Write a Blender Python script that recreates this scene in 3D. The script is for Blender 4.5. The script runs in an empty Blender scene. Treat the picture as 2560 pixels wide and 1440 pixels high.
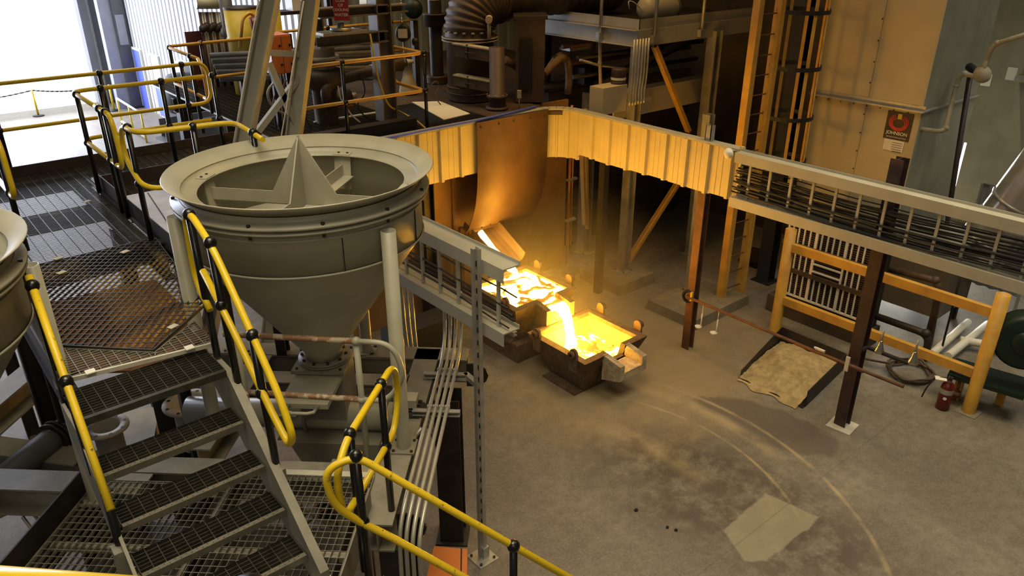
import bpy, math, random
from mathutils import Vector, Matrix
random.seed(7)
SC = bpy.context.scene
COL = SC.collection
V = Vector
PI = math.pi
# ------------------------------------------------------------------ camera
EYE = V((0.0, 0.0, 6.0)); PITCH = math.radians(25.3); YAW = math.radians(40.0); FPX = 1920.0
cam = bpy.data.cameras.new('camera'); cam.lens = 27.0; cam.sensor_width = 36.0; cam.clip_end = 300
camo = bpy.data.objects.new('camera', cam); COL.objects.link(camo)
camo.location = EYE; camo.rotation_euler = (PI/2 - PITCH, 0, -YAW); SC.camera = camo
# ------------------------------------------------------------------ world, lights, exposure
SC.view_settings.view_transform = 'Standard'; SC.view_settings.look = 'None'
SC.view_settings.exposure = 0.0; SC.view_settings.gamma = 1.0; SC.view_settings.use_curve_mapping = False
cy = SC.cycles; cy.max_bounces = 5; cy.diffuse_bounces = 3; cy.glossy_bounces = 2; cy.transmission_bounces = 1; cy.volume_bounces = 0; cy.volume_step_rate = 5.0; cy.volume_max_steps = 48
W = bpy.data.worlds.new('daylight'); SC.world = W; W.use_nodes = True
bg = W.node_tree.nodes['Background']; bg.inputs[0].default_value = (0.92, 0.95, 1.0, 1); bg.inputs[1].default_value = 4.0
def area(name, loc, rot, sx, sy, power, col, spread=180):
    l = bpy.data.lights.new(name, 'AREA'); l.shape = 'RECTANGLE'; l.size = sx; l.size_y = sy; l.energy = power; l.color = col; l.spread = math.radians(spread)
    o = bpy.data.objects.new(name, l); COL.objects.link(o); o.location = loc; o.rotation_euler = rot
    return o
WARM = (1.0, 0.87, 0.60)
# roof lights and two added fills under the ceiling, and daylight entering by the big door and the side doorway
area('roof_light_hopper', (1.2, 3.6, 9.7), (0, 0, 0), 4, 4, 215, WARM, 110)
area('roof_light_bay', (8.2, 2.2, 9.7), (0, 0, 0), 4, 4, 150, WARM, 90)
area('fill_light_rear', (-3.0, -2.5, 9.5), (0, 0, 0), 5, 4, 230, (1.0, 0.90, 0.68), 150)  # fill added behind the camera to lift the sides that face it
area('roof_light_deck', (4.0, 13.0, 9.7), (0, 0, 0), 5, 4, 150, WARM, 110)
area('roof_light_aisle', (0.0, 28.5, 9.7), (0, 0, 0), 8, 5, 700, (0.74, 0.80, 1.0), 120)
area('furnace_bay_lamp', (8.0, 8.4, 9.7), (0, 0, 0), 3, 3, 130, (1.0, 0.56, 0.16), 130)
area('fill_light_plant', (14.0, 1.5, 9.7), (0, 0, 0), 3, 3, 130, (1.0, 0.93, 0.78), 120)  # added fill that brightens the ducts and plant at far right
area('door_daylight', (0.0, 31.0, 4.5), (math.radians(90), 0, math.radians(180)), 12, 8, 3600, (0.74, 0.80, 1.0))
area('side_door_daylight', (17.7, 7.4, 1.2), (0, math.radians(90), 0), 2.2, 2.4, 520, (1.0, 0.97, 0.85))

# ------------------------------------------------------------------ pixel rays (only to measure points on known planes)
def ray(px, py):
    x = (px-1280)/FPX; y = (py-720)/FPX
    F = math.cos(PITCH)-y*math.sin(PITCH); D = math.sin(PITCH)+y*math.cos(PITCH)
    c, s = math.cos(YAW), math.sin(YAW)
    return V((x*c+F*s, -x*s+F*c, -D))
def pz(px, py, z): r = ray(px, py); return EYE + r*((z-6.0)/r.z)
def px_(px, py, x): r = ray(px, py); return EYE + r*(x/r.x)
def py_(px, py, y): r = ray(px, py); return EYE + r*(y/r.y)
def vz(b, top):
    r = ray(*top); t = math.hypot(b.x, b.y)/math.hypot(r.x, r.y); return 6.0+r.z*t
# ------------------------------------------------------------------ mesh builder
def perp(d):
    d = d.normalized(); a = V((0, 0, 1)) if abs(d.z) < .95 else V((1, 0, 0))
    s = d.cross(a).normalized(); return s, s.cross(d).normalized()
class MB:
    def __init__(s): s.v = []; s.f = []; s.sm = []; s.pieces = []
    def add(s, vs, fs, smooth=False):
        n = len(s.v); s.v += [V(p) for p in vs]
        for f in fs: s.f.append([i+n for i in f]); s.sm.append(smooth)
        return s
    def box(s, x0, x1, y0, y1, z0, z1):
        return s.hexa([(x0,y0,z0),(x1,y0,z0),(x1,y1,z0),(x0,y1,z0)], [(x0,y0,z1),(x1,y0,z1),(x1,y1,z1),(x0,y1,z1)])
    def hexa(s, b, t):
        n = len(b)
        fs = [list(range(n))[::-1], [i+n for i in range(n)]] + [[i, (i+1) % n, (i+1) % n+n, i+n] for i in range(n)]
        return s.add(list(b)+list(t), fs)
    def cbox(s, c, sx, sy, sz, ang=0.0):
        c = V(c); ca, sa = math.cos(ang), math.sin(ang)
        q = [(c.x+ca*a*sx/2-sa*b*sy/2, c.y+sa*a*sx/2+ca*b*sy/2) for a, b in ((-1,-1),(1,-1),(1,1),(-1,1))]
        return s.hexa([(x, y, c.z) for x, y in q], [(x, y, c.z+sz) for x, y in q])
    def prof(s, p0, p1, pr, up=None):
        p0 = V(p0); p1 = V(p1); d = (p1-p0).normalized()
        if up is None: a, b = perp(d)
        else:
            a = d.cross(V(up)).normalized(); b = a.cross(d).normalized()
        B = [p0+a*x+b*y for x, y in pr]; T = [p1+a*x+b*y for x, y in pr]
        n = len(pr)
        fs = [list(range(n)), [i+n for i in range(n)][::-1]] + [[i+n, (i+1) % n+n, (i+1) % n, i] for i in range(n)]
        return s.add(B+T, fs)
    def bar(s, p0, p1, w, h, up=None):
        return s.prof(p0, p1, [(-w/2,-h/2),(w/2,-h/2),(w/2,h/2),(-w/2,h/2)], up)
    def ibeam(s, p0, p1, w, h, up=None, tf=.014, tw=.01):
        for y0, y1, ww in ((-h/2, -h/2+tf, w), (h/2-tf, h/2, w), (-h/2+tf, h/2-tf, tw)):
            s.prof(p0, p1, [(-ww/2,y0),(ww/2,y0),(ww/2,y1),(-ww/2,y1)], up)
        return s
    def channel(s, p0, p1, w, h, up=None, t=.01, side=1):
        k = side
        for x0, x1, y0, y1 in ((0, w*k, -h/2, -h/2+t), (0, w*k, h/2-t, h/2), (0, t*k, -h/2+t, h/2-t)):
            s.prof(p0, p1, [(x0,y0),(x1,y0),(x1,y1),(x0,y1)] if k > 0 else [(x1,y0),(x0,y0),(x0,y1),(x1,y1)], up)
        return s
    def angle(s, p0, p1, w, t=.008, up=None):
        s.prof(p0, p1, [(0,0),(w,0),(w,t),(0,t)], up); s.prof(p0, p1, [(0,t),(t,t),(t,w),(0,w)], up); return s
    def tube(s, pts, r, n=10, cap=True, hollow=False):
        pts = [V(p) for p in pts]; m = len(pts)
        rr = r if isinstance(r, (list, tuple)) else [r]*m
        a, b = perp(pts[1]-pts[0]); vs = []; pd = (pts[1]-pts[0]).normalized()
        for i, p in enumerate(pts):
            if i == 0: d = pts[1]-pts[0]
            elif i == m-1: d = pts[-1]-pts[-2]
            else: d = (pts[i+1]-p).normalized()+(p-pts[i-1]).normalized()
            d.normalize(); q = pd.rotation_difference(d); a = q @ a; b = q @ b; pd = d
            vs += [p+(a*math.cos(2*PI*k/n)+b*math.sin(2*PI*k/n))*rr[i] for k in range(n)]
        fs = [[i*n+k, i*n+(k+1) % n, (i+1)*n+(k+1) % n, (i+1)*n+k] for i in range(m-1) for k in range(n)]
        s.add(vs, fs, True)
        if cap:
            o = len(s.v)-len(vs)
            s.f += [[o+k for k in range(n)][::-1], [o+(m-1)*n+k for k in range(n)]]; s.sm += [False, False]
        return s
    def lathe(s, c, pr, n=32, axis=(0,0,1), a0=0.0, a1=2*PI, smooth=True, ref=None):
        c = V(c); ax = V(axis).normalized(); u, w = perp(ax)
        if ref is not None: u = V(ref).normalized(); w = ax.cross(u)
        full = abs(a1-a0-2*PI) < 1e-6; m = n if full else n+1; vs = []
        for r, z in pr:
            for k in range(m):
                t = a0+(a1-a0)*k/n; vs.append(c+ax*z+(u*math.cos(t)+w*math.sin(t))*r)
        fs = []
        for i in range(len(pr)-1):
            for k in range(n):
                k2 = (k+1) % m if full else k+1
                fs.append([i*m+k, i*m+k2, (i+1)*m+k2, (i+1)*m+k])
        s.add(vs, fs, smooth); return s
    def cyl(s, c, r, h, n=20, axis=(0,0,1)):
        c = V(c); return s.tube([c, c+V(axis).normalized()*h], r, n)
    def sph(s, c, r, n=12, sz=1.0):
        return s.lathe(c, [(max(r*math.sin(PI*i/8), .0008), -r*sz*math.cos(PI*i/8)) for i in range(9)], n)
    def prism(s, pts, off):
        off = V(off); return s.hexa([V(p) for p in pts], [V(p)+off for p in pts])
    def bolts(s, pts, r=.012, h=.012, n=6, axis=(0,0,1)):
        for p in pts: s.pieces.append(MB().tube([V(p), V(p)+V(axis)*h], r, n))
        return s
    def build(s, name, mat, parent=None, loc=None):
        if s.pieces:      # every bolt is a part of its own
            ps, s.pieces = s.pieces, []; nm = name[:-1] if name.endswith('s') else 'bolt'
            for q in ps: q.build(nm if not s.v else 'bolt', mat if not s.v else 'darksteel', parent)
            if not s.v: return None
        me = bpy.data.meshes.new(name)
        if parent is not None: off = ORG[parent.name]
        else: off = V(loc) if loc is not None else s.base()
        me.from_pydata([tuple(p-off) for p in s.v], [], s.f); me.polygons.foreach_set('use_smooth', s.sm)
        me.materials.append(M[mat]); me.update()
        o = bpy.data.objects.new(name, me); COL.objects.link(o)
        if parent is not None: o.parent = parent
        else: o.location = off
        ORG[o.name] = off
        return o
    def base(s):
        xs = [p.x for p in s.v]; ys = [p.y for p in s.v]; zs = [p.z for p in s.v]
        return V(((min(xs)+max(xs))/2, (min(ys)+max(ys))/2, min(zs)))
ORG = {}
def fillet(pts, r, seg=5):
    pts = [V(p) for p in pts]; out = [pts[0]]
    for i in range(1, len(pts)-1):
        a, p, b = pts[i-1], pts[i], pts[i+1]; d0 = a-p; d1 = b-p
        l = min(r, d0.length*.49, d1.length*.49); q0 = p+d0.normalized()*l; q1 = p+d1.normalized()*l
        for k in range(seg+1):
            t = k/seg; out.append(q0*(1-t)**2+p*2*t*(1-t)+q1*t*t)
    out.append(pts[-1]); return out
def tag(o, label, cat, group=None):
    o['label'] = label; o['category'] = cat
    if group: o['group'] = group
    return o
def thing(name, label, cat, loc, group=None):
    o = bpy.data.objects.new(name, None); COL.objects.link(o); o.location = V(loc); o.empty_display_size = .1
    ORG[o.name] = V(loc); return tag(o, label, cat, group)
def struct(o): o['kind'] = 'structure'; return o
def stuff(o): o['kind'] = 'stuff'; return o
def copy_tree(o, delta, parent=None):
    c = o.copy(); COL.objects.link(c)
    if parent is None: c.location = o.location+V(delta); ORG[c.name] = ORG[o.name]+V(delta)
    else: c.parent = parent; ORG[c.name] = ORG[parent.name]
    for ch in list(o.children): copy_tree(ch, delta, c)
    return c
# ------------------------------------------------------------------ materials
M = {}
def lin(c): return tuple(((x/255)/12.92 if x/255 <= .04045 else ((x/255+.055)/1.055)**2.4) for x in c)+(1,)
def mat(name, c, rough=.5, metal=0.0, var=.18, scale=6.0, c2=None, thr=None, bump=0.0, bscale=60.0, spec=.5):
    m = bpy.data.materials.new(name); m.use_nodes = True; nt = m.node_tree; N = nt.nodes; L = nt.links
    b = N['Principled BSDF']; b.inputs['Roughness'].default_value = rough; b.inputs['Metallic'].default_value = metal
    b.inputs['Specular IOR Level'].default_value = spec
    tc = N.new('ShaderNodeNewGeometry'); no = N.new('ShaderNodeTexNoise'); no.inputs['Scale'].default_value = scale
    no.inputs['Detail'].default_value = 3; no.inputs['Roughness'].default_value = .62
    L.new(tc.outputs['Position'], no.inputs['Vector'])
    rp = N.new('ShaderNodeValToRGB'); a = lin(c); d = lin(c2) if c2 else tuple(x*(1-var) for x in a[:3])+(1,)
    e = rp.color_ramp.elements
    lo, hi = thr if thr else (.36, .62)
    e[0].position = lo; e[0].color = d; e[1].position = hi; e[1].color = a
    L.new(no.outputs['Fac'], rp.inputs[0]); L.new(rp.outputs[0], b.inputs['Base Color'])
    if bump:
        n2 = N.new('ShaderNodeTexNoise'); n2.inputs['Scale'].default_value = bscale; n2.inputs['Detail'].default_value = 4
        L.new(tc.outputs['Position'], n2.inputs['Vector'])
        bp = N.new('ShaderNodeBump'); bp.inputs['Strength'].default_value = bump; bp.inputs['Distance'].default_value = .02
        L.new(n2.outputs['Fac'], bp.inputs['Height']); L.new(bp.outputs[0], b.inputs['Normal'])
    M[name] = m; return m
mat('greypaint', (172, 168, 150), .45, 0, .12, 3)
mat('hopperpaint', (172, 167, 146), .42, 0, .16, 2.2)
mat('beampaint', (142, 136, 120), .5, 0, .3, 4)
mat('dusty', (176, 166, 142), .8, 0, .3, 5, bump=.2)
mat('yellow', (222, 188, 28), .32, 0, .12, 8)
mat('yellowworn', (218, 184, 34), .38, 0, .1, 30, c2=(110, 92, 50), thr=(.3, .36))
mat('yellowold', (206, 158, 62), .5, 0, .25, 4, c2=(180, 134, 58), thr=(.3, .65))
mat('black', (20, 19, 18), .28, 0, .3, 6)
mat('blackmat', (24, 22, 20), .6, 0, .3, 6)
mat('darksteel', (58, 52, 46), .55, .3, .4, 5)
mat('gantry', (116, 104, 90), .55, 0, .3, 4)
mat('plenum', (108, 96, 76), .55, 0, .25, 3)
mat('darkbrown', (82, 65, 50), .6, .1, .4, 4)
mat('rust', (108, 72, 46), .75, .1, .4, 7)
mat('rustrail', (150, 112, 84), .6, .2, .3, 12, c2=(190, 176, 150), thr=(.42, .5))
mat('galv', (178, 176, 168), .4, .5, .2, 9)
mat('grate', (84, 80, 70), .4, .55, .35, 14)
mat('gratelt', (150, 144, 128), .45, .35, .35, 14)
mat('nosing', (122, 116, 102), .4, .3, .25, 14)
mat('toeplate', (66, 52, 44), .55, 0, .35, 4)
mat('cream', (206, 188, 134), .5, 0, .1, 3)
mat('creamjoint', (150, 138, 116), .5, 0, .1, 3)
mat('shield', (122, 90, 56), .55, .1, .25, 2.5)
mat('hotwall', (150, 112, 70), .55, .1, .25, 2)
mat('block', (78, 66, 50), .85, 0, .2, 5)
mat('tan', (190, 176, 142), .5, 0, .1, 1.6)
mat('duct', (146, 144, 126), .45, .2, .2, 2)
mat('foil', (196, 194, 184), .25, .7, .2, 3)
mat('orange', (210, 122, 60), .4, 0, .08, 5)
mat('red', (170, 34, 24), .4, 0, .15, 8)
mat('extred', (96, 20, 18), .35, 0, .2, 8)
mat('white', (226, 222, 208), .5, 0, .06, 10)
mat('whitedust', (196, 190, 172), .7, 0, .18, 6)
mat('bluedoor', (92, 108, 206), .5, 0, .08, 3)
mat('lav', (196, 198, 214), .45, .1, .12, 3, c2=(170, 172, 190))
mat('pad', (128, 116, 92), .9, 0, .25, 4, bump=.3)
mat('sand', (180, 156, 108), .95, 0, .35, 9, bump=.8, bscale=26)
mat('cable', (30, 27, 24), .55, 0, .3, 5)
mat('conduit', (176, 172, 158), .35, .4, .15, 9)
mat('cast', (104, 82, 58), .8, .1, .4, 9, bump=.4)
mat('castpale', (178, 160, 130), .9, 0, .4, 12, bump=.4)
mat('purplepost', (66, 48, 44), .5, .1, .35, 5)
mat('green', (16, 38, 27), .45, .1, .25, 5)
mat('steel', (190, 186, 172), .25, .9, .1, 9)
mat('copper', (196, 130, 70), .4, .6, .2, 9)
mat('greenwall', (170, 176, 160), .55, 0, .1, 2)
mat('corr', (214, 214, 214), .5, 0, .06, 3)
mat('corrshade', (120, 118, 116), .5, 0, .06, 3)
mat('colgrey', (150, 152, 162), .5, 0, .15, 2)
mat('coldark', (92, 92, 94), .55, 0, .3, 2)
mat('maroon', (84, 36, 34), .55, 0, .3, 4)
mat('hose', (92, 78, 60), .6, 0, .3, 8)
mat('hosetan', (132, 108, 78), .7, 0, .25, 8)
mat('apron', (225, 225, 222), .8, 0, .05, 2)
mat('brownpost', (72, 54, 52), .55, 0, .2, 5)
mat('roofing', (120, 118, 110), .8, 0, .1, 3)
mat('lumpdark', (40, 36, 32), .9, 0, .3, 20)
mat('posterblack', (40, 26, 24), .5, 0, .1, 4)
mat('posterred', (196, 70, 44), .5, 0, .1, 4)
mat('yellowbin', (196, 170, 50), .5, 0, .15, 4)
def emis(name, ramp, scale, bump=0):
    m = bpy.data.materials.new(name); m.use_nodes = True; nt = m.node_tree; N = nt.nodes; L = nt.links
    b = N['Principled BSDF']; b.inputs['Base Color'].default_value = (.12, .06, .02, 1); b.inputs['Roughness'].default_value = .7
    g = N.new('ShaderNodeNewGeometry'); n = N.new('ShaderNodeTexNoise'); n.inputs['Scale'].default_value = scale; n.inputs['Detail'].default_value = 5
    n.inputs['Distortion'].default_value = 1.2
    L.new(g.outputs['Position'], n.inputs['Vector']); rp = N.new('ShaderNodeValToRGB'); L.new(n.outputs['Fac'], rp.inputs[0])
    el = rp.color_ramp.elements
    while len(el) < len(ramp): el.new(.5)
    for e, (p, c) in zip(el, ramp): e.position = p; e.color = c
    L.new(rp.outputs[0], b.inputs['Emission Color']); b.inputs['Emission Strength'].default_value = 10
    M[name] = m; return m
HOT = (5.4, 2.75, .3, 1)
emis('molten', [(.30, HOT), (.475, HOT), (.50, (.9, .7, .02, 1)), (.525, (.05, .018, .002, 1)), (.75, (.03, .009, .001, 1))], 3.4)
emis('moltenlow', [(.30, HOT), (.42, HOT), (.45, (.9, .7, .012, 1)), (.53, (.45, .36, .008, 1)), (.555, (.05, .018, .002, 1)), (.75, (.03, .009, .001, 1))], 4.6)
emis('stream', [(.0, (26, 11.6, 1.1, 1)), (1, (23, 10.2, .9, 1))], 4)
emis('spoutstream', [(.0, (1.6, 1.0, .2, 1)), (1, (1.5, .9, .16, 1))], 4)
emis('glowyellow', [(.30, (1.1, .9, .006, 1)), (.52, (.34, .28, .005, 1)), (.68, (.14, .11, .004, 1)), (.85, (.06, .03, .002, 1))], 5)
emis('hotglass', [(.3, (.26, .10, .015, 1)), (.7, (.10, .035, .004, 1))], 14)
# ------------------------------------------------------------------ floor material: concrete with dust, damp and tyre sweeps
def floor_mat():
    m = bpy.data.materials.new('concrete'); m.use_nodes = True; nt = m.node_tree; N = nt.nodes; L = nt.links
    b = N['Principled BSDF']; b.inputs['Roughness'].default_value = .62; b.inputs['Specular IOR Level'].default_value = .35
    g = N.new('ShaderNodeNewGeometry'); P = g.outputs['Position']
    def noise(s, d=6, r=.6):
        n = N.new('ShaderNodeTexNoise'); n.inputs['Scale'].default_value = s; n.inputs['Detail'].default_value = d; n.inputs['Roughness'].default_value = r
        L.new(P, n.inputs['Vector']); return n.outputs['Fac']
    def mth(op, a, c, clamp=False):
        n = N.new('ShaderNodeMath'); n.operation = op; n.use_clamp = clamp
        for i, x in enumerate((a, c)):
            if isinstance(x, (int, float)): n.inputs[i].default_value = x
            else: L.new(x, n.inputs[i])
        return n.outputs[0]
    def rng(v, a, c):
        n = N.new('ShaderNodeMapRange'); n.inputs[1].default_value = a; n.inputs[2].default_value = c; L.new(v, n.inputs[0]); return n.outputs[0]
    def mix(f, a, c):
        n = N.new('ShaderNodeMix'); n.data_type = 'RGBA'; L.new(f, n.inputs[0])
        for i, x in ((6, a), (7, c)):
            if isinstance(x, tuple): n.inputs[i].default_value = lin(x)
            else: L.new(x, n.inputs[i])
        return n.outputs[2]
    def dist(x, y, sx=1.0, sy=1.0, ang=0.0):
        mp = N.new('ShaderNodeMapping'); mp.vector_type = 'TEXTURE'; mp.inputs['Location'].default_value = (x, y, 0)
        mp.inputs['Rotation'].default_value = (0, 0, ang); mp.inputs['Scale'].default_value = (sx, sy, 1); L.new(P, mp.inputs['Vector'])
        n = N.new('ShaderNodeVectorMath'); n.operation = 'LENGTH'; L.new(mp.outputs[0], n.inputs[0]); return n.outputs['Value']
    wob = mth('MULTIPLY', mth('SUBTRACT', noise(1.6), .5), .9)
    wob2 = mth('MULTIPLY', mth('SUBTRACT', noise(3.5), .5), .5)
    fine = noise(7, 9, .7); big = noise(.55, 4)
    col = mix(rng(big, .35, .65), (104, 97, 86), (131, 123, 108))
    col = mix(mth('MULTIPLY', rng(fine, .40, .60), .6), col, (92, 84, 73))
    fine2 = noise(38, 4, .7)
    col = mix(mth('MULTIPLY', rng(fine2, .45, .7), .35), col, (160, 150, 130))
    # dark worn tyre zone
    d = mth('ADD', dist(6.45, 3.7, 1.15, 2.3, .12), wob)
    col = mix(mth('MULTIPLY', rng(d, 1.15, .55), mth('MULTIPLY', rng(noise(3.2, 8, .68), .36, .56), .85)), col, (76, 66, 58))
    # pale dust spread before the moulds
    d = mth('ADD', dist(8.0, 6.6, 2.6, 2.2, 0), wob)
    col = mix(mth('MULTIPLY', rng(d, 1.1, .45), .72), col, (150, 129, 92))
    # damp margin round the dust near the sand bin
    d = mth('ADD', dist(8.02, 4.3, .45, .95, .2), mth('MULTIPLY', wob2, 1.7))
    col = mix(mth('MULTIPLY', rng(d, 1.05, .9), .7), col, (88, 78, 70))
    # swept tyre arcs of dust
    for cx, cy, r, w, y0 in ((4.62, 4.70, 2.70, .03, 3.0), (4.21, 4.69, 3.68, .038, 1.6), (4.4, 4.70, 3.25, .14, 3.9), (4.3, 4.7, 2.2, .2, 4.2)):
        a = mth('ABSOLUTE', mth('SUBTRACT', dist(cx, cy), r), 0)
        k = rng(mth('ADD', a, mth('MULTIPLY', wob2, .08)), w, w*.2)
        sx = N.new('ShaderNodeSeparateXYZ'); L.new(P, sx.inputs[0])
        k = mth('MULTIPLY', k, mth('MULTIPLY', rng(sx.outputs[0], cx+1.4, cx+2.2), mth('MULTIPLY', rng(sx.outputs[1], y0-.4, y0+.6), rng(sx.outputs[1], 6.3, 5.2))))
        col = mix(mth('MULTIPLY', k, mth('MULTIPLY', rng(noise(1.9, 5), .34, .56), .55)), col, (176, 156, 118))
    # pale repair patch, straight-edged
    def half(x, y, nx, ny):   # signed distance to a line, positive inside
        vm = N.new('ShaderNodeVectorMath'); vm.operation = 'DOT_PRODUCT'; L.new(P, vm.inputs[0]); vm.inputs[1].default_value = (nx, ny, 0)
        return mth('SUBTRACT', vm.outputs['Value'], x*nx+y*ny)
    dd = None
    for x, y, nx, ny in ((6.1, 3.48, .05, -1), (6.85, 3.35, -.98, -.2), (6.4, 2.9, 0, 1), (5.75, 3.05, .7, .7), (5.9, 3.4, .9, -.43)):
        h = half(x, y, nx, ny); dd = h if dd is None else mth('MINIMUM', dd, h)
    col = mix(mth('MULTIPLY', rng(mth('ADD', dd, mth('MULTIPLY', wob2, .25)), -.01, .012), .6), col, (150, 142, 118))
    # joints
    sx = N.new('ShaderNodeSeparateXYZ'); L.new(P, sx.inputs[0])
    for ax, o in ((0, 2.5), (1, 2.75)):
        q = mth('ABSOLUTE', mth('SUBTRACT', mth('PINGPONG', mth('ADD', sx.outputs[ax], o), 3.0), 0), 0)
        col = mix(mth('MULTIPLY', rng(q, .012, .006), .3), col, (84, 78, 70))
    L.new(col, b.inputs['Base Color'])
    bp = N.new('ShaderNodeBump'); bp.inputs['Strength'].default_value = .12; bp.inputs['Distance'].default_value = .01
    L.new(fine, bp.inputs['Height']); L.new(bp.outputs[0], b.inputs['Normal'])
    M['concrete'] = m
floor_mat()
struct(MB().box(-12, 20, -8, 32.2, -.2, 0).build('floor', 'concrete'))
struct(MB().box(-30, 40, 32.2, 90, -.2, -.005).build('floor_apron', 'apron'))
struct(MB().box(-12, 20, -8, 32.3, 10, 10.2).build('ceiling', 'roofing'))
struct(MB().box(-12.3, -12, -8, 32, 0, 10).build('wall_left', 'colgrey'))
struct(MB().box(-12, 20, -8.3, -8, 0, 10).build('wall_front', 'duct'))
b = MB(); b.box(-12, -9, 32, 32.3, 0, 10); b.box(-9, 7.0, 32, 32.3, 7.5, 10); b.box(7.0, 7.85, 32, 32.3, 0, 10)
struct(b.build('wall_back', 'colgrey'))
b = MB(); b.box(18, 18.3, -8, 6.19, 0, 10); b.box(18, 18.3, 8.8, 17, 0, 10); b.box(18, 18.3, 6.19, 8.8, 1.75, 10)
struct(b.build('wall_right', 'duct'))
struct(MB().box(14.36, 14.5, 6.82, 16, 0, 10).build('wall_bay', 'block'))  # added partition, blocks side-door daylight from reaching the pouring bay
# corrugated partition along the aisle: one folded sheet
b = MB(); y = 16.0; prof = []
while y < 31.9:
    prof += [(7.85, y), (7.85, y+.2), (7.95, y+.22), (7.95, y+.33)]; y += .35
n = len(prof)
b.add([(x, yy, 0) for x, yy in prof]+[(x, yy, 10) for x, yy in prof], [[i, i+1, i+1+n, i+n] for i in range(n-1)])
b.box(7.97, 8.0, 16, 32, 0, 10)
wall_o = struct(b.build('wall_aisle', 'corr'))
b = MB(); x = 7.9; prof = []
while x < 18:
    prof += [(x, 16.0), (x+.16, 16.0), (x+.2, 16.06), (x+.3, 16.06)]; x += .34
n = len(prof)
b.add([(xx, yy, 0) for xx, yy in prof]+[(xx, yy, 10) for xx, yy in prof], [[i, i+1, i+1+n, i+n] for i in range(n-1)])
b.box(7.9, 18, 16.1, 16.2, 0, 10)
struct(b.build('wall_furnace_hall', 'greenwall'))
# far doorway: jamb, column with small plates
c = struct(MB().box(6.72, 7.0, 31.75, 32.3, 0, 8).build('trim_1', 'colgrey'))
MB().box(6.98, 7.03, 31.6, 31.75, 0, 8).build('guide_rail', 'galv', c)
c = thing('steel_column', 'grey steel column with dark face standing beside the bright doorway', 'column', (7.4, 30.5, 0))
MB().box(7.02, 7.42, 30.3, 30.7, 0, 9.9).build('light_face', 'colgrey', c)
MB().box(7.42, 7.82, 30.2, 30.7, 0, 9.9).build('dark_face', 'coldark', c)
MB().box(7.46, 7.74, 30.17, 30.2, 2.2, 3.2).build('switch_plate', 'colgrey', c)
MB().box(7.3, 7.8, 30.1, 30.8, 0, .05).build('base_plate', 'darksteel', c)
def wall_door(nm, y0, y1, m1, m2, zsplit):
    d = struct(MB().box(7.8, 7.84, y0, y1, 0, 2.05).build(nm, m1))
    f = MB(); f.box(7.78, 7.86, y0-.07, y0, 0, 2.12); f.box(7.78, 7.86, y1, y1+.07, 0, 2.12); f.box(7.78, 7.86, y0, y1, 2.05, 2.12)
    f.build('door_frame', 'white', d)
    if m2: MB().box(7.785, 7.805, y0+.02, y1-.02, .05, zsplit).build('lower_panel', m2, d)
    k = MB(); k.sph((7.76, y0+.08, 1.0), .035); k.build('door_knob', 'steel', d)
wall_door('door_1', 29.3, 30.15, 'bluedoor', None, 0)
wall_door('door_2', 27.4, 28.2, 'corr', 'bluedoor', 1.0)
q = px_(452, 150, 7.8); q2 = px_(488, 205, 7.8)
c = thing('wall_cabinet', 'pale grey cabinet on the corrugated wall behind the looped yellow railing', 'cabinet', (7.7, (q.y+q2.y)/2, min(q.z, q2.z)))
MB().box(7.55, 7.84, q2.y, q.y, q2.z-.2, q.z).build('body', 'corr', c); MB().box(7.53, 7.55, q2.y+.06, q.y-.06, q2.z-.15, q.z-.05).build('door', 'white', c)
# stanchion posts with chain across the far doorway, and a white floor barrier
def stanchion(x, y, lab, grp):
    t = thing('stanchion', lab, 'stanchion', (x, y, 0), grp)
    MB().cyl((x, y, .04), .035, .88, 10).build('pole', 'yellow', t)
    b = MB(); b.lathe((x, y, 0), [(.001, .05), (.17, .04), (.19, .0), (.001, 0)], 16); b.build('base', 'blackmat', t)
stanchion(4.55, 31, 'yellow stanchion post standing alone in the bright doorway', 'doorway stanchions')
stanchion(6.8, 30.2, 'yellow stanchion post close to the grey steel column', 'doorway stanchions')
b = MB(); P0, P1 = V((1.5, 31, .8)), V((4.55, 31, .88)); P2 = V((6.8, 30.2, .88))
for A, B2 in ((P0, P1), (P1, P2)):
    for i in range(34):
        t = (i+.5)/34; p = A.lerp(B2, t)-V((0, 0, .28*4*t*(1-t)*.35)); d = (B2-A).normalized()*.05
        b.tube([p-d, p+d], .016 if i % 2 else .026, 5)
tag(b.build('barrier_chain', 'blackmat'), 'thin chain slung between the doorway stanchions', 'chain')
a0, a1 = pz(292, 246, .9), pz(352, 283, .9); a2, a3 = pz(308, 296, .15), pz(352, 322, .15)
t = thing('floor_barrier', 'low white pipe barrier with yellow posts beyond the left railings', 'barrier', (a0.x, a0.y, 0))
MB().tube([a0, a1], .035, 8).build('top_pipe', 'white', t); MB().tube([V((a0.x, a0.y, .15)), V((a1.x, a1.y, .15))], .035, 8).build('bottom_pipe', 'white', t)
for p in (a0, a1, a0.lerp(a1, .5)): MB().tube([V((p.x, p.y, 0)), p], .03, 8).build('post', 'yellow', t)
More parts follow.
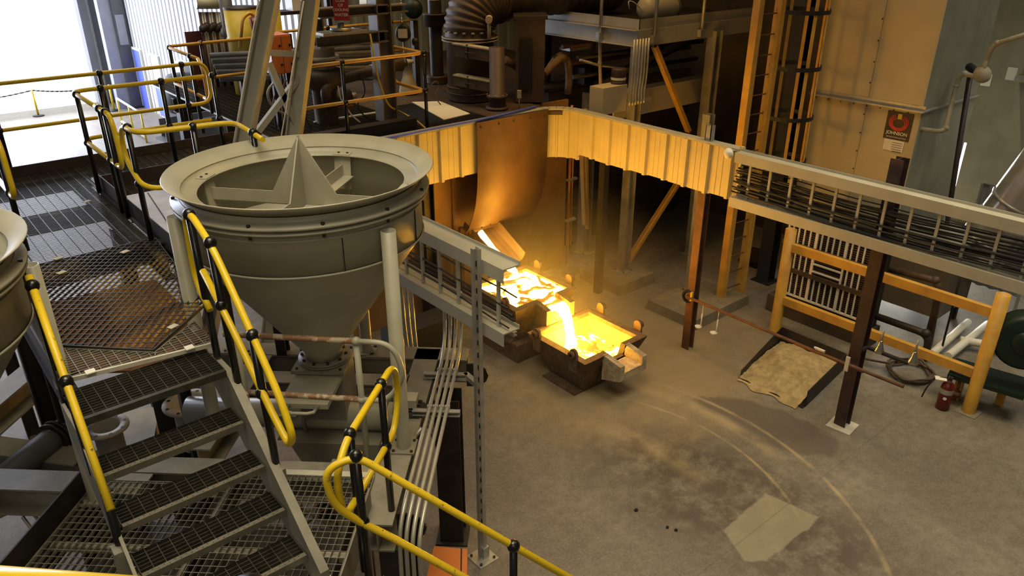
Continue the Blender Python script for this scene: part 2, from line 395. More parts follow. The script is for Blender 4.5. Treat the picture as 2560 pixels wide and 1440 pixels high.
# ------------------------------------------------------------------ gratings
L1, L0, FT = 3.3, 2.1, 2.07
def clip(p, d, poly):
    t0, t1 = -99., 99.; n = len(poly)
    ar = sum(poly[i][0]*poly[(i+1) % n][1]-poly[(i+1) % n][0]*poly[i][1] for i in range(n))
    for i in range(n):
        ax, ay = poly[i]; bx, by = poly[(i+1) % n]; nx, ny = (ay-by, bx-ax) if ar > 0 else (by-ay, ax-bx)
        den = nx*d[0]+ny*d[1]; num = nx*(p[0]-ax)+ny*(p[1]-ay)
        if abs(den) < 1e-9:
            if num < 0: return None
        elif den > 0: t0 = max(t0, -num/den)
        else: t1 = min(t1, -num/den)
    return (t0, t1) if t1 > t0+1e-3 else None
def grating(mb, poly, z, ang, s1, s2, h=.03, t1=.005, t2=.006, edge=True):
    cx = sum(p[0] for p in poly)/len(poly); cy = sum(p[1] for p in poly)/len(poly)
    R = max(math.hypot(p[0]-cx, p[1]-cy) for p in poly)
    for a, s, t, hh, zz in ((ang, s1, t1, h, z), (ang+PI/2, s2, t2, .0045, z-.001)):
        d = (math.cos(a), math.sin(a)); nn = (-d[1], d[0]); k = -int(R/s)-1
        while k*s < R:
            p = (cx+nn[0]*k*s, cy+nn[1]*k*s); c = clip(p, d, poly)
            if c:
                A = V((p[0]+d[0]*c[0], p[1]+d[1]*c[0], zz-hh/2)); B = V((p[0]+d[0]*c[1], p[1]+d[1]*c[1], zz-hh/2))
                mb.bar(A, B, t, hh, (0, 0, 1))
            k += 1
    if edge:
        for i in range(len(poly)):
            A = poly[i]; B = poly[(i+1) % len(poly)]
            mb.bar((A[0], A[1], z-h/2), (B[0], B[1], z-h/2), .007, h, (0, 0, 1))
    return mb
# walkway beside the hoppers
wk = thing('grated_walkway', 'raised steel grating walkway running between the two hoppers', 'walkway', (1.15, 7.5, 3.2))
stuff(grating(MB(), [(.55, 7.45), (1.78, 7.45), (1.78, 10.55), (.55, 10.55)], L1, PI/2, .1, .036, .02, .005, .005).build('grating_panel', 'grate', wk))
stuff(grating(MB(), [(.55, 5.75), (1.08, 5.2), (1.62, 5.68), (1.78, 7.4), (.55, 7.4)], L1+.012, math.radians(52), .052, .07, .022).build('grating_panel', 'grate', wk))
for pl in ([(.5, 5.2), (1.08, 5.11), (1.08, 5.19), (.53, 5.74), (.5, 5.74)], [(1.08, 5.11), (1.46, 5.05), (1.46, 5.48), (1.09, 5.19)]):
    stuff(grating(MB(), pl, L1-.003, PI/2, .062, .036).build('grating_panel', 'gratelt', wk))
b = MB(); b.bar((.5, 5.2, 3.285), (1.46, 5.05, 3.285), .02, .03, (0, 0, 1)); b.build('edge_bar', 'whitedust', wk)
for x, y in ((.64, 5.17), (1.26, 5.07)): MB().box(x, x+.06, y-.02, y+.04, L1, L1+.008).build('clip_plate', 'white', wk)
b = MB(); b.bar((.48, 5.1, 3.3), (.48, 7.0, 3.3), .012, .2, (0, 0, 1)); b.build('side_plate', 'toeplate', wk)
b = MB(); b.bar((.5, 7.0, 3.3), (.55, 10.5, 3.3), .012, .24, (0, 0, 1)); b.build('side_plate', 'toeplate', wk)
for y in (7.42, 8.95, 10.35):
    b = MB(); b.ibeam((.4, y, 3.17), (1.9, y, 3.17), .12, .18, (0, 0, 1)); b.build('cross_beam', 'darksteel', wk)
b = MB(); b.ibeam((.52, 5.1, 3.15), (.52, 10.5, 3.15), .1, .18, (0, 0, 1)); b.build('long_beam', 'darksteel', wk)
b = MB(); b.ibeam((1.72, 6.9, 3.15), (1.72, 10.5, 3.15), .1, .18, (0, 0, 1)); b.build('long_beam', 'darksteel', wk)
for p in ((.52, 7.3), (1.72, 8.6), (.52, 10.3)):
    b = MB(); b.ibeam((p[0], p[1], 0), (p[0], p[1], 3.06), .15, .15, (1, 0, 0)); b.build('column', 'darksteel', wk)
for p in ((.95, 7.42), (1.45, 7.2), (1.55, 8.95), (.75, 8.95), (.9, 7.06), (1.3, 5.45)):
    MB().cbox((p[0], p[1], L1+.015), .07, .05, .006, .4).build('clip_plate', 'whitedust', wk)
# rusty chute cover under the diagonal panels
t = thing('chute_cover', 'brown rusted steel cover plate lying beneath the diagonal grating', 'cover plate', (1.1, 6.3, 2.6))
MB().prism([(.6, 5.85, 3.0), (1.15, 5.4, 3.0), (1.65, 5.75, 3.02), (1.6, 7.0, 3.05), (.6, 7.1, 3.05)], (0, 0, .02)).build('plate', 'rust', t)
b = MB(); b.bar((.65, 5.9, 2.95), (1.6, 6.95, 2.95), .05, .1, (0, 0, 1)); b.bar((1.2, 5.5, 2.9), (1.7, 6.2, 2.95), .05, .1, (0, 0, 1)); b.build('stiffener', 'rust', t)
b = MB(); b.ibeam((.6, 6.9, 0), (.6, 6.9, 2.99), .1, .1, (1, 0, 0)); b.build('leg', 'darksteel', t)
b = MB(); b.ibeam((1.55, 6.6, 0), (1.55, 6.6, 2.99), .1, .1, (1, 0, 0)); b.build('leg', 'darksteel', t)
# cross walkway to the furnace deck
cw = thing('cross_walkway', 'dark grating walkway crossing from the left railings to the furnace deck', 'walkway', (2.8, 10, 3.2))
stuff(grating(MB(), [(1.8, 9.5), (4.2, 9.5), (4.2, 10.5), (1.8, 10.5)], L1, PI/2, .1, .036, .025).build('grating_panel', 'grate', cw))
for y in (9.48, 10.52):
    b = MB(); b.bar((1.8 if y < 10 else .55, y, 3.28), (4.2, y, 3.28), .012, .28, (0, 0, 1)); b.build('toe_plate', 'toeplate', cw)
for x in (2.4, 3.8):
    b = MB(); b.ibeam((x, 9.5, 3.14), (x, 10.5, 3.14), .1, .18, (0, 0, 1)); b.build('cross_beam', 'darksteel', cw)
# walkway in front, behind the large hopper
hw = thing('hopper_walkway', 'narrow grating strip with brown toe plates behind the large hopper', 'walkway', (2.8, 8.9, 3.2))
stuff(grating(MB(), [(1.85, 8.55), (4.6, 8.55), (4.6, 9.3), (1.85, 9.3)], L1-.01, 0, .04, .1).build('grating_panel', 'grate', hw))
b = MB(); b.bar((1.85, 8.53, 3.27), (4.6, 8.53, 3.27), .012, .3, (0, 0, 1)); b.build('toe_plate', 'toeplate', hw)
b = MB(); b.ibeam((1.85, 9.3, 3.12), (4.6, 9.3, 3.12), .1, .2, (0, 0, 1)); b.build('edge_beam', 'darksteel', hw)
b = MB(); b.bar((1.8, 8.5, 3.32), (1.8, 9.4, 3.32), .012, .3, (0, 0, 1)); b.build('end_plate', 'toeplate', hw)
# pale sheet-metal box beside the walkway posts
t = thing('sheet_metal_box', 'pale lavender-grey sheet-metal box top between walkway posts and hopper', 'box', (2.2, 7.9, 3.0))
MB().prism([(1.84, 7.12, 3.2), (2.05, 7.0, 3.2), (2.75, 7.5, 3.2), (2.75, 8.5, 3.2), (1.84, 8.5, 3.2)], (0, 0, .22)).build('body', 'coldark', t)
MB().prism([(1.83, 7.11, 3.42), (2.05, 6.98, 3.42), (2.76, 7.5, 3.42), (2.76, 8.5, 3.42), (1.83, 8.5, 3.42)], (0, 0, .012)).build('top_sheet', 'lav', t)
MB().bar((1.9, 7.3, 3.434), (2.05, 8.45, 3.434), .012, .004, (0, 0, 1)).build('seam', 'blackmat', t)
for p in ((1.9, 7.2), (2.6, 8.3)): MB().cbox((p[0], p[1], 0), .1, .1, 3.2).build('leg', 'darksteel', t)
# ------------------------------------------------------------------ furnace deck
dk = thing('furnace_deck', 'raised furnace deck of dark grating and plates behind the curved hood', 'deck', (6.5, 11, 3.1))
stuff(grating(MB(), [(4.25, 9.25), (6.3, 9.25), (6.3, 15.8), (4.25, 15.8)], L1, 0, .04, .1).build('grating_panel', 'grate', dk))
stuff(grating(MB(), [(6.35, 9.25), (7.4, 9.25), (7.4, 11.0), (6.35, 11.0)], L1, PI/2, .04, .1).build('grating_panel', 'grate', dk))
MB().prism([(7.45, 9.25, 3.22), (8.35, 9.25, 3.22), (8.62, 9.0, 3.22), (8.62, 15.8, 3.22), (7.45, 15.8, 3.22)], (0, 0, .06)).build('deck_plate', 'darkbrown', dk)
MB().prism([(6.35, 11.0, 3.22), (7.45, 11.0, 3.22), (7.45, 15.8, 3.22), (6.35, 15.8, 3.22)], (0, 0, .06)).build('deck_plate', 'darkbrown', dk)
MB().prism([(8.65, 9.6, 3.2), (9.7, 10.6, 3.2), (12.4, 10.6, 3.2), (12.4, 15.8, 3.2), (8.65, 15.8, 3.2)], (0, 0, .06)).build('deck_plate', 'darkbrown', dk)
for y in (9.32, 12.0, 14.5):
    b = MB(); b.ibeam((4.25, y, 3.08), (8.6, y, 3.08), .15, .25, (0, 0, 1)); b.build('beam', 'darksteel', dk)
for x, y in ((4.4, 12.0), (6.4, 9.75), (4.4, 14.5), (8.4, 12), (6.4, 14.5)):
    b = MB(); b.ibeam((x, y, 0), (x, y, 2.95), .2, .2, (1, 0, 0)); b.build('column', 'darksteel', dk)
q = [pz(1030, 258, L1), pz(1100, 256, L1), pz(1175, 287, L1), pz(1110, 302, L1)]
tag(MB().prism([p+V((0, 0, .01)) for p in q], (0, 0, .012)).build('loose_plate', 'white'), 'pale loose metal plate lying on the deck grating', 'plate')
# ------------------------------------------------------------------ railings
RR = .024
def railing(name, label, rails, posts, balls=(), grp=None, rm='yellow', pm='black', pr=.026, br=.042, mids=()):
    t = thing(name, label, 'railing', posts[0][0] if posts else rails[0][0], grp)
    for i, r in enumerate(rails): MB().tube(fillet(r, .16, 6), RR, 10).build('rail', rm, t)
    for r in mids: MB().tube(fillet(r, .16, 6), RR, 10).build('mid_rail', rm, t)
    for p0, p1 in posts:
        MB().tube([V(p0), V(p1)], pr, 10).build('post', pm, t)
    for q in balls: MB().sph(q, br, 12).build('post_fitting', pm, t)
    return t
HT, HM = L1+1.07, L1+.55
def stdrail(name, label, line, posts, grp=None, loop=None, **k):
    rails = [[V((x, y, HT)) for x, y in line]]; mids = [[V((x, y, HM)) for x, y in line]]
    if loop:   # joined ends
        a = rails[0]; rails = [a+[V((line[-1][0], line[-1][1], HM))]+mids[0][::-1][1:]]; mids = []
        rails[0][len(a)-1:len(a)+1] = [V((loop[0], loop[1], HT)), V((loop[0], loop[1], HM))]
    ps = [(V((x, y, L1-.02)), V((x, y, HT))) for x, y in posts]
    bl = [V((x, y, HT)) for x, y in posts]+[V((x, y, HM)) for x, y in posts]
    return railing(name, label, rails, ps, bl, grp, mids=mids, **k)
stdrail('walkway_railing', 'long yellow railing nearest the bright doorway with black posts', [(.4, 10.55), (1.17, 10.55), (3.3, 10.55)], [(1.12, 10.55), (2.3, 10.55), (3.28, 10.55)], loop=(3.6, 10.55))
stdrail('walkway_railing', 'yellow railing turning the corner of the cross walkway above the grating', [(1.76, 8.1), (1.76, 9.52), (3.2, 9.52)], [(1.76, 8.4), (1.76, 9.3), (2.05, 9.52), (2.7, 9.52), (3.3, 9.52)], loop=None)
# looped end towards the walkway gate
railing('gate_railing', 'short yellow looped railing at the walkway gate behind the hopper rim',
        [[(2.52, 6.3, HT-.02), (2.55, 7.0, HT), (1.74, 7.12, HT), (1.72, 7.56, HT), (1.72, 7.62, HM+.2), (1.72, 7.2, HM), (2.3, 7.0, HM)]],
        [((1.74, 7.4, L1-.02), (1.74, 7.4, HT)), ((2.2, 7.06, L1-.02), (2.2, 7.06, HT)), ((2.52, 6.5, L1), (2.52, 6.5, HT))],
        [(1.74, 7.4, HT), (2.2, 7.06, HT), (2.52, 6.5, HT), (1.74, 7.4, HM)])
t = railing('gate_railing', 'yellow drop loop on the corner post of the cross walkway', [[(1.76, 8.55, HT), (1.76, 8.0, HT), (1.76, 7.95, HM), (1.76, 8.4, HM)]],
        [((1.76, 8.2, L1-.02), (1.76, 8.2, HT))], [(1.76, 8.2, HT)])
railing('deck_railing', 'yellow railing in front of the corrugated wall with pipes behind it',
        [[(3.62, 10.9, HT), (3.67, 12.35, HT), (5.3, 12.45, HT)], [(3.62, 10.9, HT), (3.6, 10.7, HT-.1), (3.6, 10.7, HM), (3.62, 10.9, HM)]],
        [((3.67, 12.2, L1), (3.67, 12.2, HT)), ((4.2, 12.4, L1), (4.2, 12.4, HT)), ((3.62, 11.2, L1), (3.62, 11.2, HT))], [(3.67, 12.2, HT), (4.2, 12.4, HT), (3.62, 11.2, HT)],
        mids=[[(3.62, 10.9, HM), (3.67, 12.35, HM), (5.3, 12.45, HM)]], rm='yellowold')
railing('deck_railing', 'yellow railing on the furnace deck edge beside the loose pale plate',
        [[(4.3, 9.37, HT), (6.24, 9.37, HT), (6.24, 10.3, HT), (6.1, 10.35, HM+.2), (6.24, 10.3, HM), (6.24, 9.37, HM), (4.3, 9.37, HM)]],
        [((4.95, 9.37, L1), (4.95, 9.37, HT)), ((6.24, 9.37, L1), (6.24, 9.37, HT))], [(4.95, 9.37, HT), (6.24, 9.37, HT), (4.95, 9.37, HM), (6.24, 9.37, HM)], rm='yellowold')
railing('deck_railing', 'far yellow railing seen through the furnace pipework', [[(5.4, 12.9, HT), (8.3, 12.9, HT)]],
        [((6.6, 12.9, L1), (6.6, 12.9, HT)), ((7.9, 12.9, L1), (7.9, 12.9, HT))], [(6.6, 12.9, HT), (7.9, 12.9, HT)], rm='yellowold', mids=[[(5.4, 12.9, HM), (8.3, 12.9, HM)]])
railing('walkway_railing', 'yellow railing end cut by the left picture edge above hopper rim', [[(.76, 9.6, HT), (.78, 7.6, HT), (.78, 7.58, HM), (.76, 9.6, HM)]],
        [((.78, 7.85, L1), (.78, 7.85, HT)), ((.77, 9.5, L1), (.77, 9.5, HT))], [(.78, 7.85, HT), (.78, 7.85, HM)])
# near platform rail at the picture's bottom left corner
p0, p1 = pz(-260, 1432, 5.02), pz(620, 1500, 5.02)
pp = (p0-p1).normalized()
railing('platform_railing', 'yellow rail crossing the bottom left corner in front', [[p0, p1]], [(V((p0.x, p0.y, 3.9)), p0), (V((p1.x, p1.y, 3.9)), p1)], [p0, p1])
# ------------------------------------------------------------------ hoppers
HC = V((2.49, 5.53, 0))
def hopper(c, label, ang0, full=True):
    t = thing('bag_hopper', label, 'hopper', (c.x, c.y, 2.07), 'grey bulk bag hoppers')
    def L(pr, n=64): b = MB(); b.lathe(c, pr, n); return b
    L([(.9, 4.215), (1.02, 4.30), (1.025, 4.293), (.905, 4.2), (.9, 4.215)]).build('dish_rim', 'hopperpaint', t)
    L([(.905, 4.21), (.885, 4.165), (.79, 4.165), (.79, 4.155), (.9, 4.155), (.91, 4.2)]).build('inner_ring', 'hopperpaint', t)
    L([(.915, 4.2), (.915, 4.155), (.985, 4.14), (.985, 4.12), (.92, 4.115), (.92, 4.10), (.975, 4.095), (.975, 4.08), (.92, 4.075)]).build('flange_ring', 'hopperpaint', t)
    L([(.92, 4.16), (.92, 3.74), (.905, 3.74), (.905, 4.16)]).build('drum', 'hopperpaint', t)
    L([(.922, 3.745), (.16, 2.66), (.16, 2.6), (.15, 2.6), (.15, 2.66), (.905, 3.745)]).build('cone', 'hopperpaint', t)
    L([(.925, 4.03), (.93, 4.02), (.925, 4.01)]).build('weld_bead', 'hopperpaint', t)
    L([(.925, 3.755), (.932, 3.745), (.922, 3.735)]).build('weld_bead', 'greypaint', t)
    b = MB()
    for k in range(12):
        a = 2*PI*k/12+.2; p = c+V((math.cos(a)*.96, math.sin(a)*.96, 4.14)); b.bolts([p], .014, .02); b.bolts([p-V((0, 0, .085))], .012, .03)
    b.build('flange_bolts', 'darksteel', t)
    # access panel seam on the drum
    for da in (-.5, .32):
        a = math.radians(-72)+da; b = MB(); b.bar(c+V((math.cos(a)*.922, math.sin(a)*.922, 3.75)), c+V((math.cos(a)*.922, math.sin(a)*.922, 4.03)), .006, .006); b.build('weld_bead', 'darksteel', t)
    # support pipes (open tops)
    for k in range(3):
        a = math.radians(ang0+120*k); p = c+V((math.cos(a)*.978, math.sin(a)*.978, 0))
        b = MB(); b.lathe(p, [(.057, 2.085), (.057, 4.0), (.05, 4.0), (.05, 3.3), (.001, 3.3)], 20); lg = b.build('leg_pipe', 'hopperpaint', t)
        d = V((math.cos(a), math.sin(a), 0)); MB().bar(c+d*.9+V((0, 0, 3.86)), c+d*.94+V((0, 0, 3.86)), .02, .24, (0, 0, 1)).build('weld_pad', 'hopperpaint', lg)
        MB().cbox(p+V((0, 0, 2.07)), .2, .2, .016, math.radians(47)).build('foot_plate', 'beampaint', lg)
        b = MB()
        for i, j in ((1, 1), (1, -1), (-1, 1), (-1, -1)):
            e = Matrix.Rotation(math.radians(47), 3, 'Z') @ V((i*.075, j*.075, 0)); b.bolts([p+e+V((0, 0, 2.086))], .013, .014)
        b.build('foot_bolts', 'darksteel', lg)
    # outlet flange with bolts
    L([(.15, 2.6), (.22, 2.6), (.22, 2.585), (.15, 2.585)], 32).build('outlet_flange', 'beampaint', t)
    L([(.15, 2.58), (.22, 2.58), (.22, 2.565), (.15, 2.565)], 32).build('outlet_flange', 'beampaint', t)
    b = MB(); b.bolts([c+V((math.cos(2*PI*k/10)*.19, math.sin(2*PI*k/10)*.19, 2.6)) for k in range(10)], .014, .016); b.build('outlet_bolts', 'darksteel', t)
    if full:
        # bag-splitting spike of crossed plates on three arms
        sp = MB(); z0, z1 = 3.98, 4.54
        for k in (0, 1):
            a = math.radians(40+90*k); d = V((math.cos(a), math.sin(a), 0)); n = V((-d.y, d.x, 0))*.006
            sp.prism([c-d*.3+V((0, 0, z0))-n, c+d*.3+V((0, 0, z0))-n, c+d*.28+V((0, 0, z0+.08))-n, c+V((0, 0, z1))-n, c-d*.28+V((0, 0, z0+.08))-n], n*2)
        spk = sp.build('spike', 'hopperpaint', t)
        b = MB(); b.bar(c+V((0, 0, z0)), c+V((0, 0, z1)), .016, .016); b.build('spike_weld', 'greypaint', t)
        for a in (40, 130, 220, 310):
            a = math.radians(a); d = V((math.cos(a), math.sin(a), 0)); n = V((-d.y, d.x, 0))
            b = MB(); b.bar(c+d*.2+V((0, 0, 4.03)), c+d*.8+V((0, 0, 4.03)), .009, .10, (0, 0, 1)); b.build('spike_arm', 'hopperpaint', t)
            b = MB(); b.bar(c+d*.15-n*.05+V((0, 0, 3.975)), c+d*.8-n*.05+V((0, 0, 3.975)), .1, .009, (0, 0, 1)); b.build('arm_foot', 'hopperpaint', t)
            b = MB(); b.bar(c+d*.83+V((0, 0, 4.17)), c+d*.79+V((0, 0, 3.86)), .15, .012, tuple(d)); b.bar(c+d*.79+V((0, 0, 4.168)), c+d*.89+V((0, 0, 4.168)), .15, .008, (0, 0, 1)); b.build('hanger_plate', 'hopperpaint', t)
            b = MB(); b.bolts([c+d*.85+n*.04+V((0, 0, 4.172)), c+d*.85-n*.04+V((0, 0, 4.172))], .011, .008); b.build('hanger_bolts', 'darksteel', t)
    return t
hopper(HC, 'large grey hopper with a spiked bag splitter in its open top', -80)
hopper(V((-.44, 5.53, 0)), 'grey hopper cut off by the left picture edge', 0, False)
# ------------------------------------------------------------------ support frame, turned 45 degrees to the hall
D1 = V((math.cos(math.radians(47)), math.sin(math.radians(47)), 0)); D2 = V((D1.y, -D1.x, 0))
def Q(a, b_, z=0.0): return HC+D1*a+D2*b_+V((0, 0, z))
fr = thing('support_steelwork', 'painted steel beam frame on columns carrying the large hopper', 'support frame', Q(0, 0, 0))
UP = (0, 0, 1)
def beam(p0, p1, w, h, nm='beam', m='beampaint', par=None):
    b = MB(); b.ibeam(p0, p1, w, h, UP, .016, .012); return b.build(nm, m, par or fr)
zc = FT-.13
beam(Q(-1.5, .74, zc), Q(1.06, .74, zc), .24, .26)
beam(Q(.97, -1.7, zc), Q(.97, 1.15, zc), .24, .26)
beam(Q(-.7, -.93, zc), Q(.86, -.93, zc), .22, .26)
beam(Q(.45, -.8, zc), Q(.45, .63, zc), .2, .26)
beam(Q(-.2, -.35, zc), Q(.86, -.35, zc), .2, .26)
beam(Q(-.9, -1.6, zc), Q(-.9, .63, zc), .2, .24)
for a, b_ in ((-1.35, .86), (.62, .98), (.97, -.45), (-.9, -.93)):
    p = Q(a, b_); b = MB(); b.ibeam(p, p+V((0, 0, zc-.13)), .25, .25, tuple(D1), .016); b.build('column', 'darksteel', fr)
    MB().cbox(p, .34, .34, .02, math.radians(47)).build('base_plate', 'darksteel', fr)
for a, b_ in ((.97, 1.15), (-1.5, .86)):
    # bracket lug with a round hole at the beam end
    p = Q(a-.16 if a > 0 else a+.14, b_+.0, zc-.02); e = D2 if a > 0 else D2
    pts = []
    for k in range(7):
        t_ = k/6*PI; pts.append(p+e*(.06+.16*math.sin(t_))+V((0, 0, .13*math.cos(t_))))
    b = MB(); b.prism([p+V((0, 0, .13))]+pts+[p-V((0, 0, .13))], D1*.02); b.build('lug', 'darksteel', fr)
b = MB(); b.angle(Q(.75, .72, zc), Q(.25, .2, zc-.02), .06); b.build('diagonal_brace', 'beampaint', fr)
b = MB(); b.bar(Q(-.1, -1.1, 1.15), Q(-.35, .75, 1.55), .16, .03, UP); b.build('diagonal_brace', 'beampaint', fr)
# plates with bolts on the frame joints
for a, b_ in ((.97, -.6), (.97, .3), (-.9, .4), (.97, -1.2)):
    MB().cbox(Q(a, b_, FT), .24, .34, .01, math.radians(47)).build('joint_plate', 'beampaint', fr)
    b = MB(); b.bolts([Q(a+i*.08, b_+j*.12, FT+.01) for i in (-1, 1) for j in (-1, 1)], .014, .014); b.build('joint_bolts', 'darksteel', fr)
for a, b_ in ((.97, -.5), (.9, -.72)):
    b = MB(); b.ibeam(Q(a, b_, FT), Q(a, b_, 2.95), .1, .12, tuple(D1)); b.build('stub_column', 'darksteel', fr)
# slide gate and screw conveyor below the outlet
sg = thing('slide_gate', 'square slide gate with slotted handle under the hopper outlet', 'gate', Q(0, 0, 2.5))
MB().cbox(Q(0, 0, 2.53), .46, .46, .03, math.radians(47)).build('top_plate', 'beampaint', sg)
b = MB(); b.bolts([Q(i*.19, j*.19, 2.56) for i in (-1, 0, 1) for j in (-1, 0, 1) if (i, j) != (0, 0)], .012, .012); b.build('plate_bolts', 'darksteel', sg)
b = MB(); b.cbox(Q(-.42, 0, 2.47), .46, .4, .045, math.radians(47)); b.build('gate_blade', 'hopperpaint', sg)
b = MB(); h = [Q(-.65, -.12, 2.5), Q(-.74, -.11, 2.5), Q(-.76, -.06, 2.5), Q(-.76, .06, 2.5), Q(-.74, .11, 2.5), Q(-.65, .12, 2.5)]
b.tube(h, .014, 8); b.build('handle', 'hopperpaint', sg)
b = MB(); b.hexa([Q(-.2, -.2, 2.05), Q(.2, -.2, 2.05), Q(.2, .2, 2.05), Q(-.2, .2, 2.05)], [Q(-.2, -.2, 2.53), Q(.2, -.2, 2.53), Q(.2, .2, 2.53), Q(-.2, .2, 2.53)]); b.build('gate_box', 'beampaint', sg)
sc = thing('screw_conveyor', 'fat round screw conveyor tube with small motor under the hopper', 'conveyor', Q(-.05, 0, 1.8))
MB().tube([Q(-.05, -1.3, 2.0), Q(-.05, .85, 2.0)], .13, 24).build('tube', 'hopperpaint', sc)
for bb in (-.2, .52): MB().tube([Q(-.05, bb, 2.0), Q(-.05, bb+.025, 2.0)], .165, 24).build('flange', 'beampaint', sc)
b = MB(); b.tube([Q(-.05, .6, 2.02), Q(-.05, .86, 2.02)], .12, 20)
for k in range(14):
    a_ = 2*PI*k/14; o = (D1*math.cos(a_)+V((0, 0, math.sin(a_))))*.125; b.bar(Q(-.05, .62, 2.02)+o, Q(-.05, .84, 2.02)+o, .006, .03, tuple(o))
mo = b.build('motor', 'darksteel', sc); MB().cbox(Q(-.05, .72, 2.14), .14, .18, .08, math.radians(47)).build('terminal_box', 'hopperpaint', mo)
b = MB(); b.hexa([Q(-.3, .1, .9), Q(.1, .1, .9), Q(.1, .25, .9), Q(-.3, .25, .9)], [Q(-.32, -.3, 1.88), Q(.2, -.3, 1.88), Q(.2, .5, 1.88), Q(-.32, .5, 1.88)]); b.build('discharge_chute', 'beampaint', sc)
# light rod cradle under the conveyor
b = MB(); 
pts = [Q(-.55, -.1, 1.3), Q(-.55, .5, 1.35), Q(-.55, .2, .9)]
for u in (-.2, .1, .4): b.tube([Q(-.5, u, 1.55+.05*u), Q(-.5, u, .95)], .011, 6)
for A, B2 in ((-.2, .1), (.1, .4)):
    b.tube([Q(-.5, A, 1.3), Q(-.5, B2, 1.05)], .009, 6); b.tube([Q(-.5, A, 1.1), Q(-.5, B2, 1.4)], .009, 6); b.tube([Q(-.5, A, 1.2), Q(-.3, (A+B2)/2, 1.25)], .009, 6)
b.tube([Q(-.5, -.2, .95), Q(-.5, .4, .95)], .011, 6)
for u in (-.2, .4): b.tube([Q(-.5, u, .95), Q(-.5, u, 0)], .011, 6)
tag(b.build('rod_cradle', 'rust'), 'thin rusty welded rod cradle below the sloping brace', 'rod frame')
# conduits along the frame
cd = thing('conduit_run', 'four parallel galvanised conduits clamped along the frame edge', 'conduits', Q(-.4, .98, 2.1))
for k in range(4):
    o = .93+k*.052
    pts = [Q(1.0+.02*k, o, 2.74), Q(.95+.02*k, o, 2.3), Q(.72, o, 2.16), Q(-1.3-.02*k, o, 2.16), Q(-1.52-.03*k, o-.02, 2.02), Q(-1.6, o-.02, 1.0), Q(-1.6, o-.02, .1)]
    MB().tube(fillet(pts, .2, 6), .017, 8).build('conduit', 'conduit', cd)
for a in (.5, -.12):
    b = MB(); b.channel(Q(a, .78, 2.12), Q(a, 1.2, 2.12), .05, .05, UP); b.build('strut_bracket', 'galv', cd)
    for k in range(4): MB().cbox(Q(a, .93+k*.052, 2.15), .03, .046, .03, math.radians(47)).build('pipe_clamp', 'galv', cd)
b = MB(); b.tube(fillet([Q(-.1, .86, 2.1), Q(-.25, .72, 1.98), Q(-.42, .78, 1.98), Q(-.38, .9, 2.12)], .1), .018, 8); b.build('flex_conduit', 'galv', cd)
# strut post carrying the cable ladder
sp = thing('strut_post', 'tall slotted steel strut post on a square floor plate', 'post', (3.67, 4.85, 0))
b = MB(); b.channel((3.67, 4.85, .02), (3.67, 4.85, 3.5), .042, .06, (1, 0, 0), .006); b.box(3.66, 3.70, 4.82, 4.826, .02, 3.5); b.build('upright', 'galv', sp)
MB().cbox((3.67, 4.85, 0), .24, .24, .012, 0).build('floor_plate', 'galv', sp)
b = MB(); b.bolts([(3.67+i*.085, 4.85+j*.085, .012) for i in (-1, 1) for j in (-1, 1)], .014, .02); b.build('anchor_bolts', 'darksteel', sp)
b = MB(); b.cbox((3.69, 4.85, .012), .07, .08, .14); b.build('foot_bracket', 'galv', sp)
b = MB(); b.bar((3.67, 4.87, 2.12), Q(.5, 1.18, 2.12), .05, .05, UP); b.build('side_bracket', 'galv', sp)
b = MB()
for k in range(24): b.cbox((3.662, 4.85, .35+k*.13), .006, .02, .05)
b.build('slots', 'blackmat', sp)
# ------------------------------------------------------------------ lower landing and stairs
ld = thing('lower_landing', 'lower grating landing at the foot of the steps', 'landing', Q(-1.9, -.2, 2.0))
def qp(a, b_): p = Q(a, b_); return (p.x, p.y)
stuff(grating(MB(), [qp(-1.0, -.45), qp(-1.0, .62), qp(-3.2, .62), qp(-3.2, -.45)], L0, math.radians(47), .052, .06, .028, .0035, .005).build('grating_panel', 'gratelt', ld))
stuff(grating(MB(), [qp(-1.15, -1.52), qp(-1.15, -.46), qp(-3.4, -.46), qp(-3.4, -1.52)], L0, math.radians(47), .052, .065, .028, .0035, .005).build('grating_panel', 'gratelt', ld))
b = MB(); b.bar(Q(-1.1, -1.56, L0+.05), Q(-3.4, -1.56, L0+.05), .012, .22, UP); b.build('kick_plate', 'darksteel', ld)
b = MB(); b.bar(Q(-1.3, .66, L0+.0), Q(-3.2, .66, L0+.0), .012, .26, UP); b.build('kick_plate', 'beampaint', ld)
b = MB(); b.bar(Q(-.99, -.3, L0-.02), Q(-.99, .62, L0-.02), .06, .05, UP); b.build('edge_angle', 'whitedust', ld)
for b_ in (-1.5, -.46, .55):
    b = MB(); b.channel(Q(-.98, b_, L0-.13), Q(-3.3, b_, L0-.13), .08, .18, UP); b.build('joist', 'darksteel', ld)
for a in (-1.8, -2.6):
    b = MB(); b.bar(Q(a, -1.5, L0-.06), Q(a, .6, L0-.06), .05, .05, UP); b.build('cross_bar', 'beampaint', ld)
for a, b_ in ((-1.3, -1.4), (-3.1, -1.4), (-3.1, .5)):
    b = MB(); b.ibeam(Q(a, b_, 0), Q(a, b_, L0-.2), .12, .12, tuple(D1)); b.build('column', 'darksteel', ld)
tag(MB().prism([Q(-1.1, -1.45, 1.62), Q(-1.1, .5, 1.62), Q(-3.2, .5, 1.62), Q(-3.2, -1.45, 1.62)], (0, 0, .02)).build('drip_tray', 'darksteel'), 'added dark sheet below the lower landing grating, standing in for shade', 'tray')  # dark sheet added so the space under the grating looks shaded
st = thing('short_stair', 'short grated stair with perforated nosings between walkway and landing', 'stairs', (.95, 4.4, L0))
